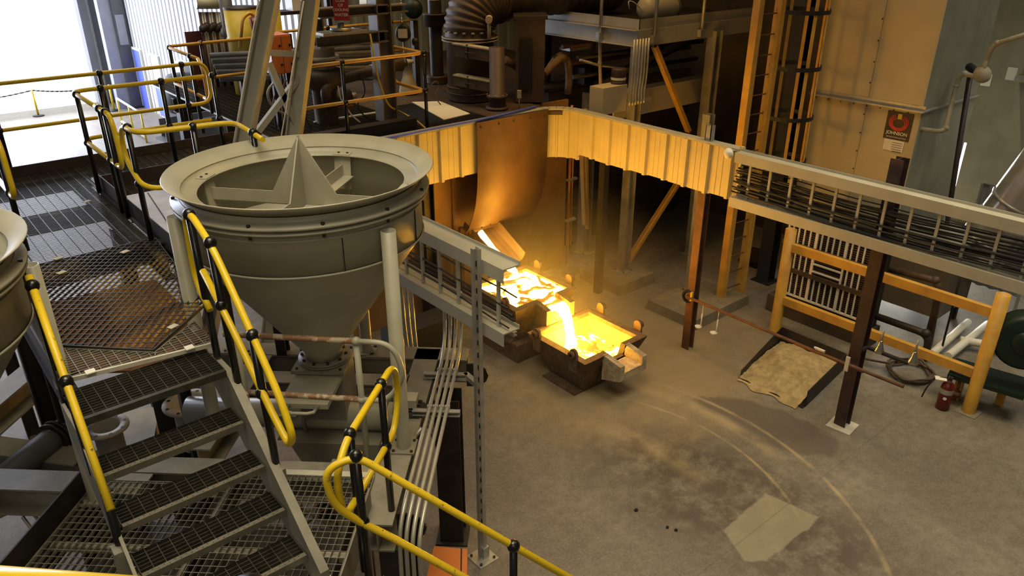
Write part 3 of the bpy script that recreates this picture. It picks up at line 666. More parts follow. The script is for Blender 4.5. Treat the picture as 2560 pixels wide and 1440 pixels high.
noses = [(4.71, 3.24), (4.53, 2.91), (4.26, 2.70), (4.0, 2.5), (3.74, 2.3)]
for i, (y, z) in enumerate(noses):
    dpt = .24 if i else .42
    g = grating(MB(), [(.5, y+.035), (1.4, y+.035), (1.4, y+dpt), (.5, y+dpt)], z, 0, .034, .075, .03)
    tr = g.build('tread', 'grate', st); tr['kind'] = 'stuff'
    b = MB(); b.box(.5, 1.4, y, y+.035, z-.045, z+.004); ns = b.build('nosing', 'nosing' if i else 'grate', tr)
    if i:
        b = MB()
        for k in range(26): b.cbox((.53+k*.033, y+.012+.012*(k % 2), z+.004), .008, .006, .0008)
        b.build('nosing_holes', 'blackmat', tr)
for x in (.47, 1.43):
    b = MB(); b.prism([(x-.02, 5.1, 3.18), (x-.02, 5.1, 2.95), (x-.02, 3.78, L0), (x-.02, 3.58, L0), (x-.02, 3.58, 2.26), (x-.02, 4.72, 3.18)], (.02 if x < 1 else .06, 0, 0)); b.build('stringer', 'beampaint', st)
    MB().cbox((x, 3.62, L0), .16, .18, .012).build('foot_plate', 'white', st)
# stair railings
y1p, y2p = px_(598, 1012, 1.46), px_(692, 1238, 1.46)
rt = railing('stair_railing', 'glossy yellow stair rail between the steps and the large hopper',
    [[(1.44, 4.95, 3.6), (1.44, 5.15, 3.75), (1.44, 5.12, 4.24), (1.44, 4.98, 4.29), (1.44, 4.66, 4.16), (1.44, 4.20, 3.72), (1.44, 3.90, 3.42), (1.44, 3.78, 3.2), (1.44, 3.86, 3.08), (1.44, 4.05, 3.2), (1.44, 4.55, 3.62), (1.44, 4.95, 3.9)]],
    [((1.46, 4.69, 2.98), (1.44, 4.69, 4.17)), ((1.46, 4.20, 2.6), (1.44, 4.20, 3.72)), ((1.45, 5.02, 3.2), (1.44, 5.02, 4.27))],
    [(1.44, 4.69, 4.18), (1.44, 4.20, 3.72), (1.44, 5.02, 4.28), (1.44, 4.69, 3.74), (1.44, 4.2, 3.3)])
for p in ((1.47, 4.69, 2.95), (1.47, 4.2, 2.6)):
    MB().box(p[0]-.01, p[0]+.03, p[1]-.05, p[1]+.05, p[2]-.1, p[2]+.1).build('post_plate', 'beampaint', rt)
    b = MB(); b.bolts([(p[0]+.03, p[1], p[2]-.06), (p[0]+.03, p[1], p[2]+.05)], .016, .012, 8, (1, 0, 0)); b.build('plate_bolts', 'galv', rt)
A, B2 = pz(72, 690, 4.05), pz(278, 1275, 2.98)
lt = railing('stair_railing', 'worn yellow stair rail in front of the left hopper', [[A, A.lerp(B2, .5), B2]],
    [(V((.45, 4.2, 2.15)), A.lerp(B2, .93)), (V((A.x, A.y-.02, 3.1)), A.lerp(B2, .04)), (V((.47, 4.62, 2.9)), A.lerp(B2, .47))], [A.lerp(B2, .045), A.lerp(B2, .47)], rm='yellowworn')
MB().box(.40, .47, 4.1, 4.2, 2.45, 2.66).build('post_plate', 'beampaint', lt)
# landing rails
LH = L0+1.07
P0 = pz(890, 1140, LH); e = D2; s_ = .7
def dn(t, dz=0): return P0+D2*t+V((0, 0, -s_*t+dz))
k0 = P0-D2*.0
railing('landing_railing', 'scratched yellow railing descending to the floor from the landing',
    [[dn(2.3), dn(.15), P0, pz(810, 1175, LH-.05), pz(830, 1262, LH-.3), pz(905, 1308, LH-.5), dn(.15, -.5), dn(2.3, -.5)]],
    [(V((P0.x, P0.y, L0-.1)), P0+V((0, 0, .02))), (dn(.93)-V((0, 0, 1.2)), dn(.93))], [P0, dn(.93), V((P0.x, P0.y, LH-.5))], rm='yellowworn')
R0, R1 = pz(875, 1085, LH), pz(952, 960, LH); dd = (R1-R0).normalized(); R2 = R1+dd*.28
railing('landing_railing', 'short yellow railing with looped ends above the conduits',
    [[R0-V((0, 0, .5))+dd*.02, R0-dd*.22-V((0, 0, .48)), R0-dd*.26-V((0, 0, .12)), R0-dd*.06, R1, R2, R2+dd*.06-V((0, 0, .3)), R2-dd*.1-V((0, 0, .52)), R1-V((0, 0, .52)), R0-V((0, 0, .5))]],
    [(V((R0.x, R0.y, L0-.05)), R0), (V((R1.x, R1.y, L0-.05)), R1)], [R0, R1, R1-V((0, 0, .52))])
G0, G1 = pz(560, 835, LH), pz(890, 853, LH); g = (G1-G0).normalized(); G2 = G1+g*.25
t = railing('hopper_railing', 'grey and rust pipe railing across the front of the hopper outlet',
    [[G0, G1]], [(V((G1.x, G1.y, L0)), G1), (V((G0.x+.06, G0.y-.06, L0)), G0+g*.09)], [G1, G0+g*.09, G1-V((0, 0, .52))], rm='rustrail', pm='hopperpaint', mids=[[G0-V((0, 0, .52)), G1-V((0, 0, .52))]], pr=.024, br=.036)
b = MB(); b.tube(fillet([G1, G1+g*.28, G1+g*.36-V((0, 0, .3)), G1+g*.2-V((0, 0, .52)), G1-V((0, 0, .52))], .18, 6), .022, 10); b.build('end_loop', 'hopperpaint', t)
# second flight stringer and orange floor box under the landing rail
t = thing('floor_stair', 'steel stair stringers leading from the landing down to the floor', 'stairs', Q(-1.9, .8, 0))
for o in (0, .75):
    b = MB(); S = P0+D1*(.06-o)+V((0, 0, -1.12)); b.bar(S, S+D2*2.6+V((0, 0, -1.95)), .04, .24, UP); b.build('stringer', 'beampaint', t)
for k in range(1, 8):
    S = P0+D1*(.06-.37)+V((0, 0, -1.12))+D2*(.26*k+.1)+V((0, 0, -.195*k)); MB().bar(S-D1*.36, S+D1*.36, .24, .03, UP).build('tread', 'grate', t)
q = pz(1085, 1365, .85)
ob = thing('orange_junction_box', 'orange sheet-metal electrical box on the floor beside the dark column', 'box', (q.x, q.y, 0))
p = [pz(1085, 1365, .85), pz(1152, 1371, .85), pz(1150, 1480, .85), pz(1060, 1470, .85)]
MB().hexa([V((v.x, v.y, .0)) for v in p], [v for v in p]).build('body', 'orange', ob)
n = (p[1]-p[2]).normalized(); w = (p[1]-p[0]).normalized()
MB().hexa([p[1]+w*.012-V((0, 0, .8)), p[1]+w*.06-V((0, 0, .8)), p[2]+w*.06-V((0, 0, .8)), p[2]+w*.012-V((0, 0, .8))], [p[1]+w*.012, p[1]+w*.06, p[2]+w*.06, p[2]+w*.012]).build('door', 'orange', ob)
MB().bar(p[1]+w*.006-V((0, 0, .002)), p[2]+w*.006-V((0, 0, .002)), .012, .012, UP).build('gasket', 'blackmat', ob)
tag(MB().tube([p[0]-w*.06+V((0, 0, .25)), p[3]-w*.1+V((0, 0, .1))], .018, 8).build('steel_tube', 'steel', loc=p[3]-w*.1), 'short bright steel tube leaning beside the orange floor box', 'tube')
# equipment seen under the steps
t = thing('feeder_pipe', 'dark round feeder pipe with coupling running under the left stair rail', 'pipe', pz(60, 1180, 1.4))
a0, a1 = pz(-70, 1262, 1.9), pz(215, 1030, 1.9)
MB().tube([a0, a1], .11, 20).build('pipe', 'coldark', t)
m0 = a0.lerp(a1, .66); dl = (a1-a0).normalized(); MB().tube([m0, m0+dl*.03], .15, 20).build('coupling_flange', 'darksteel', t)
MB().tube([m0+dl*.05, m0+dl*.08], .15, 20).build('coupling_flange', 'darksteel', t)
t = thing('flanged_vessel', 'pale paint-streaked vessel with round bolted flanges seen behind the treads', 'vessel', pz(330, 1110, 1.2))
for q_, r in ((pz(265, 1065, 1.75), .2), (pz(470, 1005, 1.8), .24)):
    b = MB(); b.lathe(V((q_.x, q_.y, 0)), [(r*.62, q_.z-.5), (r*.62, q_.z-.02), (r, q_.z-.02), (r, q_.z), (r*.6, q_.z), (r*.6, q_.z-.1), (.001, q_.z-.1)], 28); n_ = b.build('nozzle', 'whitedust', t)
    b = MB(); b.bolts([V((q_.x+math.cos(2*PI*k/8)*r*.82, q_.y+math.sin(2*PI*k/8)*r*.82, q_.z-.004)) for k in range(8)], .018, .006, 10); b.build('bolt_holes', 'blackmat', n_)
a, b_ = pz(235, 1120, 1.3), pz(385, 1095, 1.3); d_ = (b_-a).normalized(); nn = V((-d_.y, d_.x, 0))
MB().hexa([a-nn*.05-V((0, 0, .9)), b_-nn*.05-V((0, 0, .9)), b_+nn*.6-V((0, 0, .9)), a+nn*.6-V((0, 0, .9))], [a-nn*.05, b_-nn*.05, b_+nn*.6, a+nn*.6]).build('body', 'whitedust', t)
b = MB(); a = pz(420, 1010, 1.6); b.ibeam(V((a.x, a.y, .0)), V((a.x, a.y, 1.95)), .2, .2, tuple(D1)); tag(b.build('frame_column', 'blackmat'), 'dark steel column standing behind the stair treads', 'column')
t = thing('left_frame', 'dusty steel base frame of the left hopper below the walkway', 'support frame', (-.44, 5.53, 0))
C2 = V((-.44, 5.53, 0))
def Q2(a, b_, z): return C2+D1*a+D2*b_+V((0, 0, z))
for A, B2 in ((pz(-120, 1125, 2.0), pz(160, 885, 2.0)), (pz(-120, 1125, 1.72), pz(215, 1172, 1.72)), (pz(40, 1212, 1.55), pz(240, 1238, 1.55)), (Q2(.85, -.6, zc), Q2(.85, 1.0, zc))):
    beam(A, B2, .24, .26, 'beam', 'beampaint', t)
for a, b_ in ((-.9, .8), (.85, .8), (.85, -.6)):
    b = MB(); b.ibeam(Q2(a, b_, 0), Q2(a, b_, zc-.13), .16, .16, tuple(D1)); b.build('column', 'darksteel', t)
q = pz(30, 1290, 1.75)
t = thing('slide_gate', 'slide gate with slotted handle at the left picture edge', 'gate', q)
dd = (pz(70, 1270, 1.75)-pz(-60, 1330, 1.75)).normalized(); nn = V((dd.y, -dd.x, 0))
a = pz(45, 1262, 1.75)
MB().hexa([a-V((0, 0, .05)), a-dd*.9-V((0, 0, .05)), a-dd*.9-nn*.5-V((0, 0, .05)), a-nn*.5-V((0, 0, .05))], [a, a-dd*.9, a-dd*.9-nn*.5, a-nn*.5]).build('gate_blade', 'hopperpaint', t)
h0 = pz(55, 1290, 1.74); MB().tube(fillet([h0, h0+nn*.0+dd*.07, h0+dd*.07+nn*.2, h0+nn*.22, h0+nn*.02], .04), .013, 8).build('handle', 'hopperpaint', t)
# ------------------------------------------------------------------ hood of cream sheet panels round the pouring bay
ZT = 3.30
S1 = 8.32-4.9; RA = .4; S2 = RA*PI/2; S3 = 8.8-5.68
def hpath(s):
    if s < S1: return V((4.9+s, 9.2, 0)), V((0, -1, 0))
    if s < S1+S2:
        a = PI/2-(s-S1)/RA; d = V((math.cos(a), math.sin(a), 0)); return V((8.32, 8.8, 0))+d*RA, -d
    return V((8.72, 8.8-(s-S1-S2), 0)), V((-1, 0, 0))
hd = thing('pouring_hood', 'curved hood skirt of ribbed cream panels lit yellow by molten metal', 'hood', (8.3, 9.2, 2.5))
s = 0.02; TOT = S1+S2+S3
while s < TOT-.05:
    w = min(.37, TOT-s); q, _ = hpath(s+w/2); zb = 2.60 if q.y < 8.6 else 2.52
    if S1-.2 < s < S1+S2+.05: w = min(w, .2)
    pr = [(0, 0), (.08, 0), (.085, .006), (.09, 0), (.17, 0), (.175, .006), (.18, 0), (.27, 0), (.282, .05), (.328, .05), (.34, 0), (.368, 0)]
    if w < .3: pr = [(x*w/.37, o*.5) for x, o in pr]
    B = []
    for x, o in pr:
        p, n = hpath(min(s+x, TOT)); B.append(p+n*o)
    m = len(B); b = MB()
    zj = zb+random.uniform(-.012, .012)
    b.add([p+V((0, 0, zj)) for p in B]+[p+V((0, 0, ZT)) for p in B]+[p-hpath(min(s+.1, TOT))[1]*.02+V((0, 0, z)) for z in (zj, ZT) for p in (B[0], B[-1])],
          [[i, i+1, m+i+1, m+i] for i in range(m-1)]+[[2*m, 2*m+2, 2*m+3, 2*m+1]])
    b.build('hood_panel', 'cream', hd); s += w
b = MB(); pts = [hpath(TOT*k/60)[0]-hpath(TOT*k/60)[1]*.03+V((0, 0, ZT+.012)) for k in range(61)]
for A, B2 in zip(pts, pts[1:]): b.bar(A, B2, .15, .03, UP)
b.build('top_trim', 'greypaint', hd)
b = MB(); b.box(8.70, 8.74, 5.64, 5.69, 2.58, 3.36); b.build('end_trim', 'cream', hd)
tag(MB().tube([(5.2, 9.13, 3.335), (6.0, 9.13, 3.34), (7.0, 9.14, 3.345), (7.6, 9.16, 3.36), (8.3, 9.3, 3.35)], .022, 8).build('blue_hose', 'bluedoor'), 'blue hose lying along the hood top edge beside the large hopper', 'hose')
t = thing('flood_lamp', 'small white flood lamp on the hood corner beside the cable ladder', 'lamp', (8.66, 5.78, 3.15))
q = px_(1822, 385, 8.6); b = MB(); b.lathe(q, [(.001, .05), (.045, .045), (.06, .02), (.06, -.06), (.03, -.1), (.001, -.1)], 16, (-.6, -.6, -.2)); b.build('lamp_head', 'white', t)
MB().tube([q+V((.05, .02, .03)), V((8.7, 5.72, 3.3))], .012, 6).build('bracket', 'galv', t)
# heat shield: curved hanging sheet
b = MB(); pr = [(9.08, 3.33), (9.08, 2.9), (9.09, 2.5), (9.11, 2.25), (9.16, 2.0), (9.24, 1.78), (9.34, 1.58), (9.46, 1.43)]
vs = []; fs = []
for o in (0, .012):
    for y, z in pr:
        for x in (6.94, 8.38): vs.append((x, y+o, z))
n = len(pr)
for i in range(n-1): fs += [[2*i, 2*i+1, 2*i+3, 2*i+2], [2*n+2*i, 2*n+2*i+2, 2*n+2*i+3, 2*n+2*i+1], [2*i, 2*i+2, 2*n+2*i+2, 2*n+2*i], [2*i+1, 2*n+2*i+1, 2*n+2*i+3, 2*i+3]]
b.add(vs, fs, True); hs = thing('heat_shield', 'brown curved steel heat shield hanging over the pouring spout', 'heat shield', (7.66, 9.1, 1.4)); b.build('sheet', 'shield', hs)
b = MB(); b.bolts([(x, 9.08, 3.25) for x in (7.0, 7.35, 7.65, 8.0, 8.3)], .012, .012, 6, (0, -1, 0)); b.build('sheet_bolts', 'darksteel', hs)
# furnace enclosure wall under the deck
fw = struct(MB().box(5.0, 9.62, 9.9, 9.96, 0, 3.2).build('wall_enclosure', 'hotwall'))
for x in (6.15, 7.0, 7.85, 8.7): MB().box(x, x+.05, 9.87, 9.9, 0, 3.2).build('wall_seam', 'hotwall', fw)
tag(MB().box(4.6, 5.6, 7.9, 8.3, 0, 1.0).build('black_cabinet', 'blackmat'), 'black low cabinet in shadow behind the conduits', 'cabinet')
# ------------------------------------------------------------------ cast moulds
def mould(nm, label, x0, x1, y0, y1, zt, zb, grp, sx0, sx1, sl, tin=.26):
    t = thing(nm, label, 'mould', ((x0+x1)/2, (y0+y1)/2, zb), grp)
    w = .11
    def ring(z):  # outer rect tapering towards the base
        k = (zt-z)/(zt-zb)*tin; return x0+k, x1-k, y0+k, y1-k
    X0, X1, Y0, Y1 = ring(zb); zi = zb+.14; I0, I1, J0, J1 = x0+.2, x1-.2, y0+.2, y1-.2
    def wall(o0, o1, i0, i1, ob0, ob1, ib0, ib1, za=zt, name='wall'):
        b = MB(); b.hexa([ob0, ob1, ib1, ib0], [o0, o1, i1, i0]); return b.build(name, 'cast', t)
    T = lambda x, y: V((x, y, zt)); Bz = lambda x, y: V((x, y, zb)); Iz = lambda x, y: V((x, y, zi))
    wall(T(x0, y0), T(x0, y1), T(x0+w, y0+w), T(x0+w, y1-w), Bz(X0, Y0), Bz(X0, Y1), Iz(I0, J0), Iz(I0, J1))
    wall(T(x1, y1), T(x1, y0), T(x1-w, y1-w), T(x1-w, y0+w), Bz(X1, Y1), Bz(X1, Y0), Iz(I1, J1), Iz(I1, J0))
    wall(T(x0, y1), T(x1, y1), T(x0+w, y1-w), T(x1-w, y1-w), Bz(X0, Y1), Bz(X1, Y1), Iz(I0, J1), Iz(I1, J1))
    wall(T(x0, y0), T(sx0, y0), T(x0+w, y0+w), T(sx0, y0+w), Bz(X0, Y0), Bz(sx0, Y0), Iz(I0, J0), Iz(sx0, J0))
    wall(T(sx1, y0), T(x1, y0), T(sx1, y0+w), T(x1-w, y0+w), Bz(sx1, Y0), Bz(X1, Y0), Iz(sx1, J0), Iz(I1, J0))
    zs = zt-.17
    b = MB(); b.hexa([(sx0, Y0, zb), (sx1, Y0, zb), (sx1, J0, zi), (sx0, J0, zi)], [(sx0, y0, zs), (sx1, y0, zs), (sx1, y0+w, zs), (sx0, y0+w, zs)]); b.build('spout_sill', 'cast', t)
    b = MB(); b.hexa([(X0, Y0, zb), (X1, Y0, zb), (X1, Y1, zb), (X0, Y1, zb)], [(X0, Y0, zi), (X1, Y0, zi), (X1, Y1, zi), (X0, Y1, zi)]); b.build('floor', 'cast', t)
    sp = MB(); a = .09
    sp.hexa([(sx0-a, y0-sl, zs-.11), (sx1+a, y0-sl, zs-.11), (sx1+a, y0+.03, zs-.22), (sx0-a, y0+.03, zs-.22)], [(sx0-a, y0-sl, zs), (sx1+a, y0-sl, zs), (sx1+a, y0+.03, zs), (sx0-a, y0+.03, zs)])
    for u, v in ((sx0-a, sx0), (sx1, sx1+a)):
        sp.hexa([(u, y0-sl, zs), (v, y0-sl, zs), (v, y0+.03, zs), (u, y0+.03, zs)], [(u, y0-sl, zt-.05), (v, y0-sl, zt-.05), (v, y0+.03, zt+.003), (u, y0+.03, zt+.003)])
    sp.build('spout', 'castpale' if zb < .1 else 'cast', t)
    for x, d in ((x0-.02, -1), (x1+.02, 1)):
        for y in (y0+.22, y1-.22):
            b = MB(); pts = [(x, y-.07, zt-.2), (x, y+.07, zt-.2), (x, y+.07, zt+.08)]+[(x, y+.07*math.cos(a_), zt+.08+.07*math.sin(a_)) for a_ in (PI/6, PI/3, PI/2, 2*PI/3, 5*PI/6)]+[(x, y-.07, zt+.08)]
            b.prism(pts, (.035, 0, 0)); lg = b.build('lifting_lug', 'cast', t)
            b = MB(); b.lathe((x+.035*(d > 0), y, zt+.07), [(.025, 0), (.055, 0), (.055, .05), (.025, .05)], 14, (d, 0, 0)); b.build('lug_ring', 'rust', lg)
    b = MB(); b.box(X0-.18, X0-.02, Y0, Y1, zb, zb+.03); b.build('skid', 'cast', t)
    return t
mould('ingot_mould', 'front cast-iron mould on the floor receiving the molten stream', 6.46, 7.72, 6.17, 7.36, .66, .0, 'cast iron moulds', 6.92, 7.28, .3)
mould('ingot_mould', 'rear cast-iron mould brimming with white-hot metal under the spout', 6.36, 7.6, 7.5, 8.68, .97, .31, 'cast iron moulds', 6.86, 7.24, .22)
b = MB(); b.box(6.5, 7.45, 7.62, 8.5, 0, .3); tag(b.build('mould_plinth', 'cast'), 'dark plinth block under the rear mould', 'block')
# molten metal
def pool(nm, lab, x0, x1, y0, y1, z, m, sx0=None, sx1=None, sy=None, amp=.012):
    b = MB(); nx, ny = 28, 28; vs = []
    for j in range(ny+1):
        for i in range(nx+1):
            u, v = i/nx, j/ny; vs.append((x0+(x1-x0)*u, y0+(y1-y0)*v, z+random.uniform(-amp, amp)*.5+amp*math.sin(7*u+3*v)))
    b.add(vs, [[j*(nx+1)+i, j*(nx+1)+i+1, (j+1)*(nx+1)+i+1, (j+1)*(nx+1)+i] for j in range(ny) for i in range(nx)], True)
    if sy: b.hexa([(sx0, sy, z-.05), (sx1, sy, z-.05), (sx1, y0+.01, z-.05), (sx0, y0+.01, z-.05)], [(sx0+.03, sy, z-.02), (sx1-.03, sy, z-.02), (sx1, y0+.01, z), (sx0, y0+.01, z)])
    return tag(b.build(nm, m), lab, 'molten metal')
pool('molten_pool', 'white-hot molten metal with dark slag skin filling the rear mould', 6.45, 7.51, 7.58, 8.6, .93, 'molten', 6.89, 7.21, 7.3)
pool('molten_pool', 'glowing yellow molten metal lying low in the front mould', 6.6, 7.58, 6.3, 7.24, .36, 'moltenlow')
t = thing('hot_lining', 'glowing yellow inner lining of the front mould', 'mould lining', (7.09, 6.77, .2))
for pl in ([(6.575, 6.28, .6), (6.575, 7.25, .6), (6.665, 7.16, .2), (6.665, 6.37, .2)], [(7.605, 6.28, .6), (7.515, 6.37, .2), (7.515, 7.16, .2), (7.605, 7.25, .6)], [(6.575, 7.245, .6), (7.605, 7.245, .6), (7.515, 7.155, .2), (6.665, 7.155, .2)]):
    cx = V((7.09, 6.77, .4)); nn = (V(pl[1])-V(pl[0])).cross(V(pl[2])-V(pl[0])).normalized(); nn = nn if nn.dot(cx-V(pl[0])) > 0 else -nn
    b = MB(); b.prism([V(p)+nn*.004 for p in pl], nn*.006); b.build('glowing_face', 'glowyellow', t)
b = MB(); path = [V((7.05, 7.36, .92)), V((7.05, 7.25, .90)), V((7.05, 7.15, .80)), V((7.05, 7.1, .66)), V((7.05, 7.06, .52)), V((7.05, 7.04, .37))]
vs = []; fs = []; m_ = 12; wd = [.15, .12, .09, .075, .075, .11]; th = [.03, .035, .04, .05, .055, .08]
for i, p in enumerate(path):
    d = (path[min(i+1, 5)]-path[max(i-1, 0)]).normalized(); nn = d.cross(V((1, 0, 0))).normalized()
    vs += [p+V((1, 0, 0))*wd[i]*math.cos(2*PI*k/m_)+nn*th[i]*math.sin(2*PI*k/m_) for k in range(m_)]
for i in range(5): fs += [[i*m_+k, i*m_+(k+1) % m_, (i+1)*m_+(k+1) % m_, (i+1)*m_+k] for k in range(m_)]
b.add(vs, fs, True); tag(b.build('molten_stream', 'stream'), 'white-hot stream pouring from rear mould into front mould', 'molten metal')
# launder and furnace stream
la = thing('pouring_spout', 'dark steel pouring spout trough under the curved heat shield', 'spout', (7.3, 9.2, 1.1))
c0, c1 = V((7.32, 9.62, 1.5)), V((7.30, 8.7, 1.12)); ax = (c1-c0).normalized(); sd = V((1, 0, 0)); nu = sd.cross(ax).normalized(); nu = nu if nu.z > 0 else -nu
vs = []; fs = []; K = 8; prof_ = []
for k in range(K+1):
    a_ = PI+PI*k/K; prof_.append((.30*math.cos(a_), .18*math.sin(a_)))
prof_ = [(-.30, .10)]+prof_+[(.30, .12)]
for c_, kk in ((c0, 1.0), (c1, .85)):
    for r_ in (1.0, .93):
        vs += [c_+sd*x*kk*r_+nu*(z*kk*(r_ if z < 0 else 1)) for x, z in prof_]
K2 = len(prof_)
for i in range(K2-1):
    fs += [[i, i+1, 2*K2+i+1, 2*K2+i], [K2+i, 3*K2+i, 3*K2+i+1, K2+i+1], [i, K2+i, K2+i+1, i+1], [2*K2+i, 2*K2+i+1, 3*K2+i+1, 3*K2+i]]
fs += [[0, 2*K2, 3*K2, K2], [K2-1, 2*K2-1, 4*K2-1, 3*K2-1]]
b = MB(); b.add(vs, fs, False); b.build('trough', 'shield', la)
b = MB(); b.bar((6.98, 9.42, 1.5), (7.68, 9.42, 1.53), .03, .12, UP); b.bolts([(7.05+.18*k, 9.405, 1.5+.008*k) for k in range(4)], .018, .02, 6, (0, -1, 0)); b.build('mount_bar', 'rust', la)
for x in (6.95, 7.55): MB().box(x, x+.06, 9.6, 9.66, .0, 1.5).build('support_leg', 'rust', la)
b = MB(); b.tube([c0+V((-.1, -.2, -.08)), c0.lerp(c1, .55)+V((-.07, 0, -.11)), c1+V((-.03, .06, -.1)), c1+V((-.04, -.1, -.15)), c1+V((-.05, -.13, -.25))], [.05, .065, .075, .06, .07], 10)
tag(b.build('molten_stream', 'spoutstream'), 'narrow white-hot metal stream running down the furnace spout', 'molten metal')
# ------------------------------------------------------------------ steelwork under and behind the hood
def footing(x0, x1, y0, y1, h, lab):
    b = MB(); b.hexa([(x0, y0, 0), (x1, y0, 0), (x1, y1, 0), (x0, y1, 0)], [(x0+.02, y0+.02, h), (x1-.02, y0+.02, h), (x1-.02, y1-.02, h), (x0+.02, y1-.02, h)])
    tag(b.build('concrete_footing', 'pad'), lab, 'footing', 'concrete column footings')
footing(9.4, 10.35, 8.2, 9.15, .2, 'concrete footing block under the braced column behind the moulds')
footing(9.4, 10.9, 6.55, 7.6, .17, 'concrete footing slab under the yellow ladder posts')
t = thing('concrete_block', 'small broken concrete blocks lying beside the column footing', 'block', (9.15, 9.1, 0)); MB().cbox((9.1, 9.2, 0), .4, .26, .16, .4).build('block', 'pad', t); MB().cbox((9.12, 9.22, .16), .32, .22, .1, .2).build('block', 'pad', t)
def ibcol(nm, x, y, z0, z1, w, m, lab, plate=True, up=(1, 0, 0)):
    t = thing(nm, lab, 'column', (x, y, z0)); b = MB(); b.ibeam((x, y, z0+.015), (x, y, z1), w, w, up, .014); b.build('shaft', m, t)
    if plate:
        MB().cbox((x, y, z0), w*1.6, w*1.6, .015).build('base_plate', m, t)
        b = MB(); b.bolts([(x+i*w*.6, y+j*w*.6, z0+.015) for i in (-1, 1) for j in (-1, 1)], .014, .02); b.build('anchor_bolts', 'darksteel', t)
    return t
k = ibcol('braced_column', 9.95, 8.65, .2, 4.2, .17, 'beampaint', 'steel column on the concrete footing with a diagonal brace')
b = MB(); b.channel((10.05, 8.62, .35), (11.67, 8.62, 1.95), .07, .1, (0, 1, 0)); b.build('diagonal_brace', 'yellowold', k)
b = MB(); b.channel((10.29, 8.62, 4.16), (11.43, 8.62, 2.56), .07, .1, (0, 1, 0)); b.build('diagonal_brace', 'yellowold', k)
ibcol('steel_column', 12.0, 8.65, 0, 4.3, .2, 'beampaint', 'grey steel column under the mezzanine right of the diagonal brace')
ibcol('steel_column', 10.36, 10.1, 0, 3.2, .2, 'beampaint', 'orange-lit steel column behind the pipe stand')
ibcol('steel_column', 10.25, 7.34, 0.17, 3.28, .14, 'beampaint', 'slim grey column just left of the rusty brown post')
t = thing('pipe_stand', 'thin vertical pipe with clamps beside the enclosure wall', 'pipe', (9.66, 9.85, 0))
MB().tube([(9.66, 9.85, 0), (9.66, 9.85, 3.1)], .03, 10).build('pipe', 'copper', t); MB().tube([(9.74, 9.85, .4), (9.74, 9.85, 2.9)], .014, 8).build('thin_pipe', 'copper', t)
for z in (.9, 1.7, 2.4): MB().box(9.6, 9.84, 9.82, 9.88, z, z+.04).build('clamp', 'galv', t)
t = thing('cross_brace', 'pair of leaning orange-lit braces beside the pipe stand', 'brace', (10.0, 9.7, 0))
MB().bar((9.78, 9.75, 3.0), (10.16, 9.9, .7), .09, .05).build('bar', 'yellowold', t); MB().bar((9.95, 9.8, 3.0), (10.24, 9.9, .6), .06, .05).build('bar', 'yellowold', t); MB().bar((9.7, 9.75, 2.75), (10.5, 9.75, 3.0), .04, .05).build('bar', 'yellowold', t)
# block wall
bw = struct(MB().box(9.8, 14.0, 10.62, 10.8, 0, 3.18).build('wall_block', 'block'))
b0 = MB(); b0.box(-.195, .195, -.02, 0, 0, .19); first = None
for r in range(15):
    for c_ in range(10):
        x = 10.0+c_*.4+(.2 if r % 2 else 0)
        if x > 13.8: continue
        if first is None:
            b0.v = [v+V((x, 10.62, .005+r*.2)) for v in b0.v]; first = b0.build('block', 'block', bw); fx = (x, r)
        else:
            o = first.copy(); COL.objects.link(o); o.parent = bw; o.location = (x-fx[0], 0, (r-fx[1])*.2)
# rusty brown posts with the pipe rail
t = thing('rail_post', 'rusty brown square post standing at the dust edge under the hood', 'post', (8.86, 6.28, 0))
b = MB(); b.ibeam((8.86, 6.28, 0), (8.86, 6.28, 3.25), .13, .13, (1, 0, 0)); b.build('shaft', 'rust', t)
b = MB(); b.lathe((8.8, 6.3, .9), [(.09, -.02), (.12, 0), (.09, .02), (.07, 0), (.09, -.02)], 16, (1, .3, 0)); b.build('hook_ring', 'blackmat', t)
MB().cbox((8.78, 6.24, .86), .05, .03, .14).build('yellow_tag', 'yellow', t)
t = thing('rail_post', 'dark purple-brown post on a white floor plate beside the sand bin', 'post', (8.79, 3.66, 0))
b = MB(); b.ibeam((8.79, 3.66, .012), (8.79, 3.66, 3.62), .15, .15, (1, 0, 0)); b.build('shaft', 'purplepost', t)
MB().cbox((8.77, 3.64, 0), .32, .32, .012, .1).build('floor_plate', 'whitedust', t)
t = thing('pipe_rail', 'thin rusty pipe rail strung between the two brown posts', 'pipe', (8.7, 4.9, .85))
MB().tube([(8.77, 6.34, .90), (8.57, 3.45, 1.0)], .022, 8).build('pipe', 'rust', t); MB().tube([(8.60, 4.4, .98), (8.56, 2.95, 1.03)], .022, 8).build('pipe', 'rust', t)
b = MB(); b.cbox((8.56, 3.66, .92), .02, .05, .2); b.build('clamp', 'whitedust', t)
for y, lab in ((6.0, 'white scoop hanging from the pipe rail nearest the rusty post'), (5.72, 'white scoop hanging second from the rusty post')):
    z = .905+(6.34-y)*.034; t = thing('hanging_scoop', lab, 'scoop', (8.75, y, z-.42), 'white scoops on the pipe rail')
    MB().tube([(8.75, y, z), (8.75, y, z-.2)], .004, 5).build('wire', 'white', t); MB().tube([(8.75, y, z-.17), (8.75, y, z-.38)], .011, 6).build('handle', 'white', t)
    b = MB(); b.lathe((8.73, y+.03, z-.4), [(.001, -.02), (.04, -.015), (.055, .012), (.045, .012), (.001, -.01)], 16); b.build('bowl', 'white', t)
q = px_(2050, 878, 8.62); t = thing('pipe_tag', 'small white plastic holder clipped onto the pipe rail', 'holder', q); MB().cbox(q, .04, .12, .03, 0).build('body', 'white', t); MB().cbox(q+V((-.03, 0, .03)), .02, .14, .02, 0).build('lip', 'white', t)
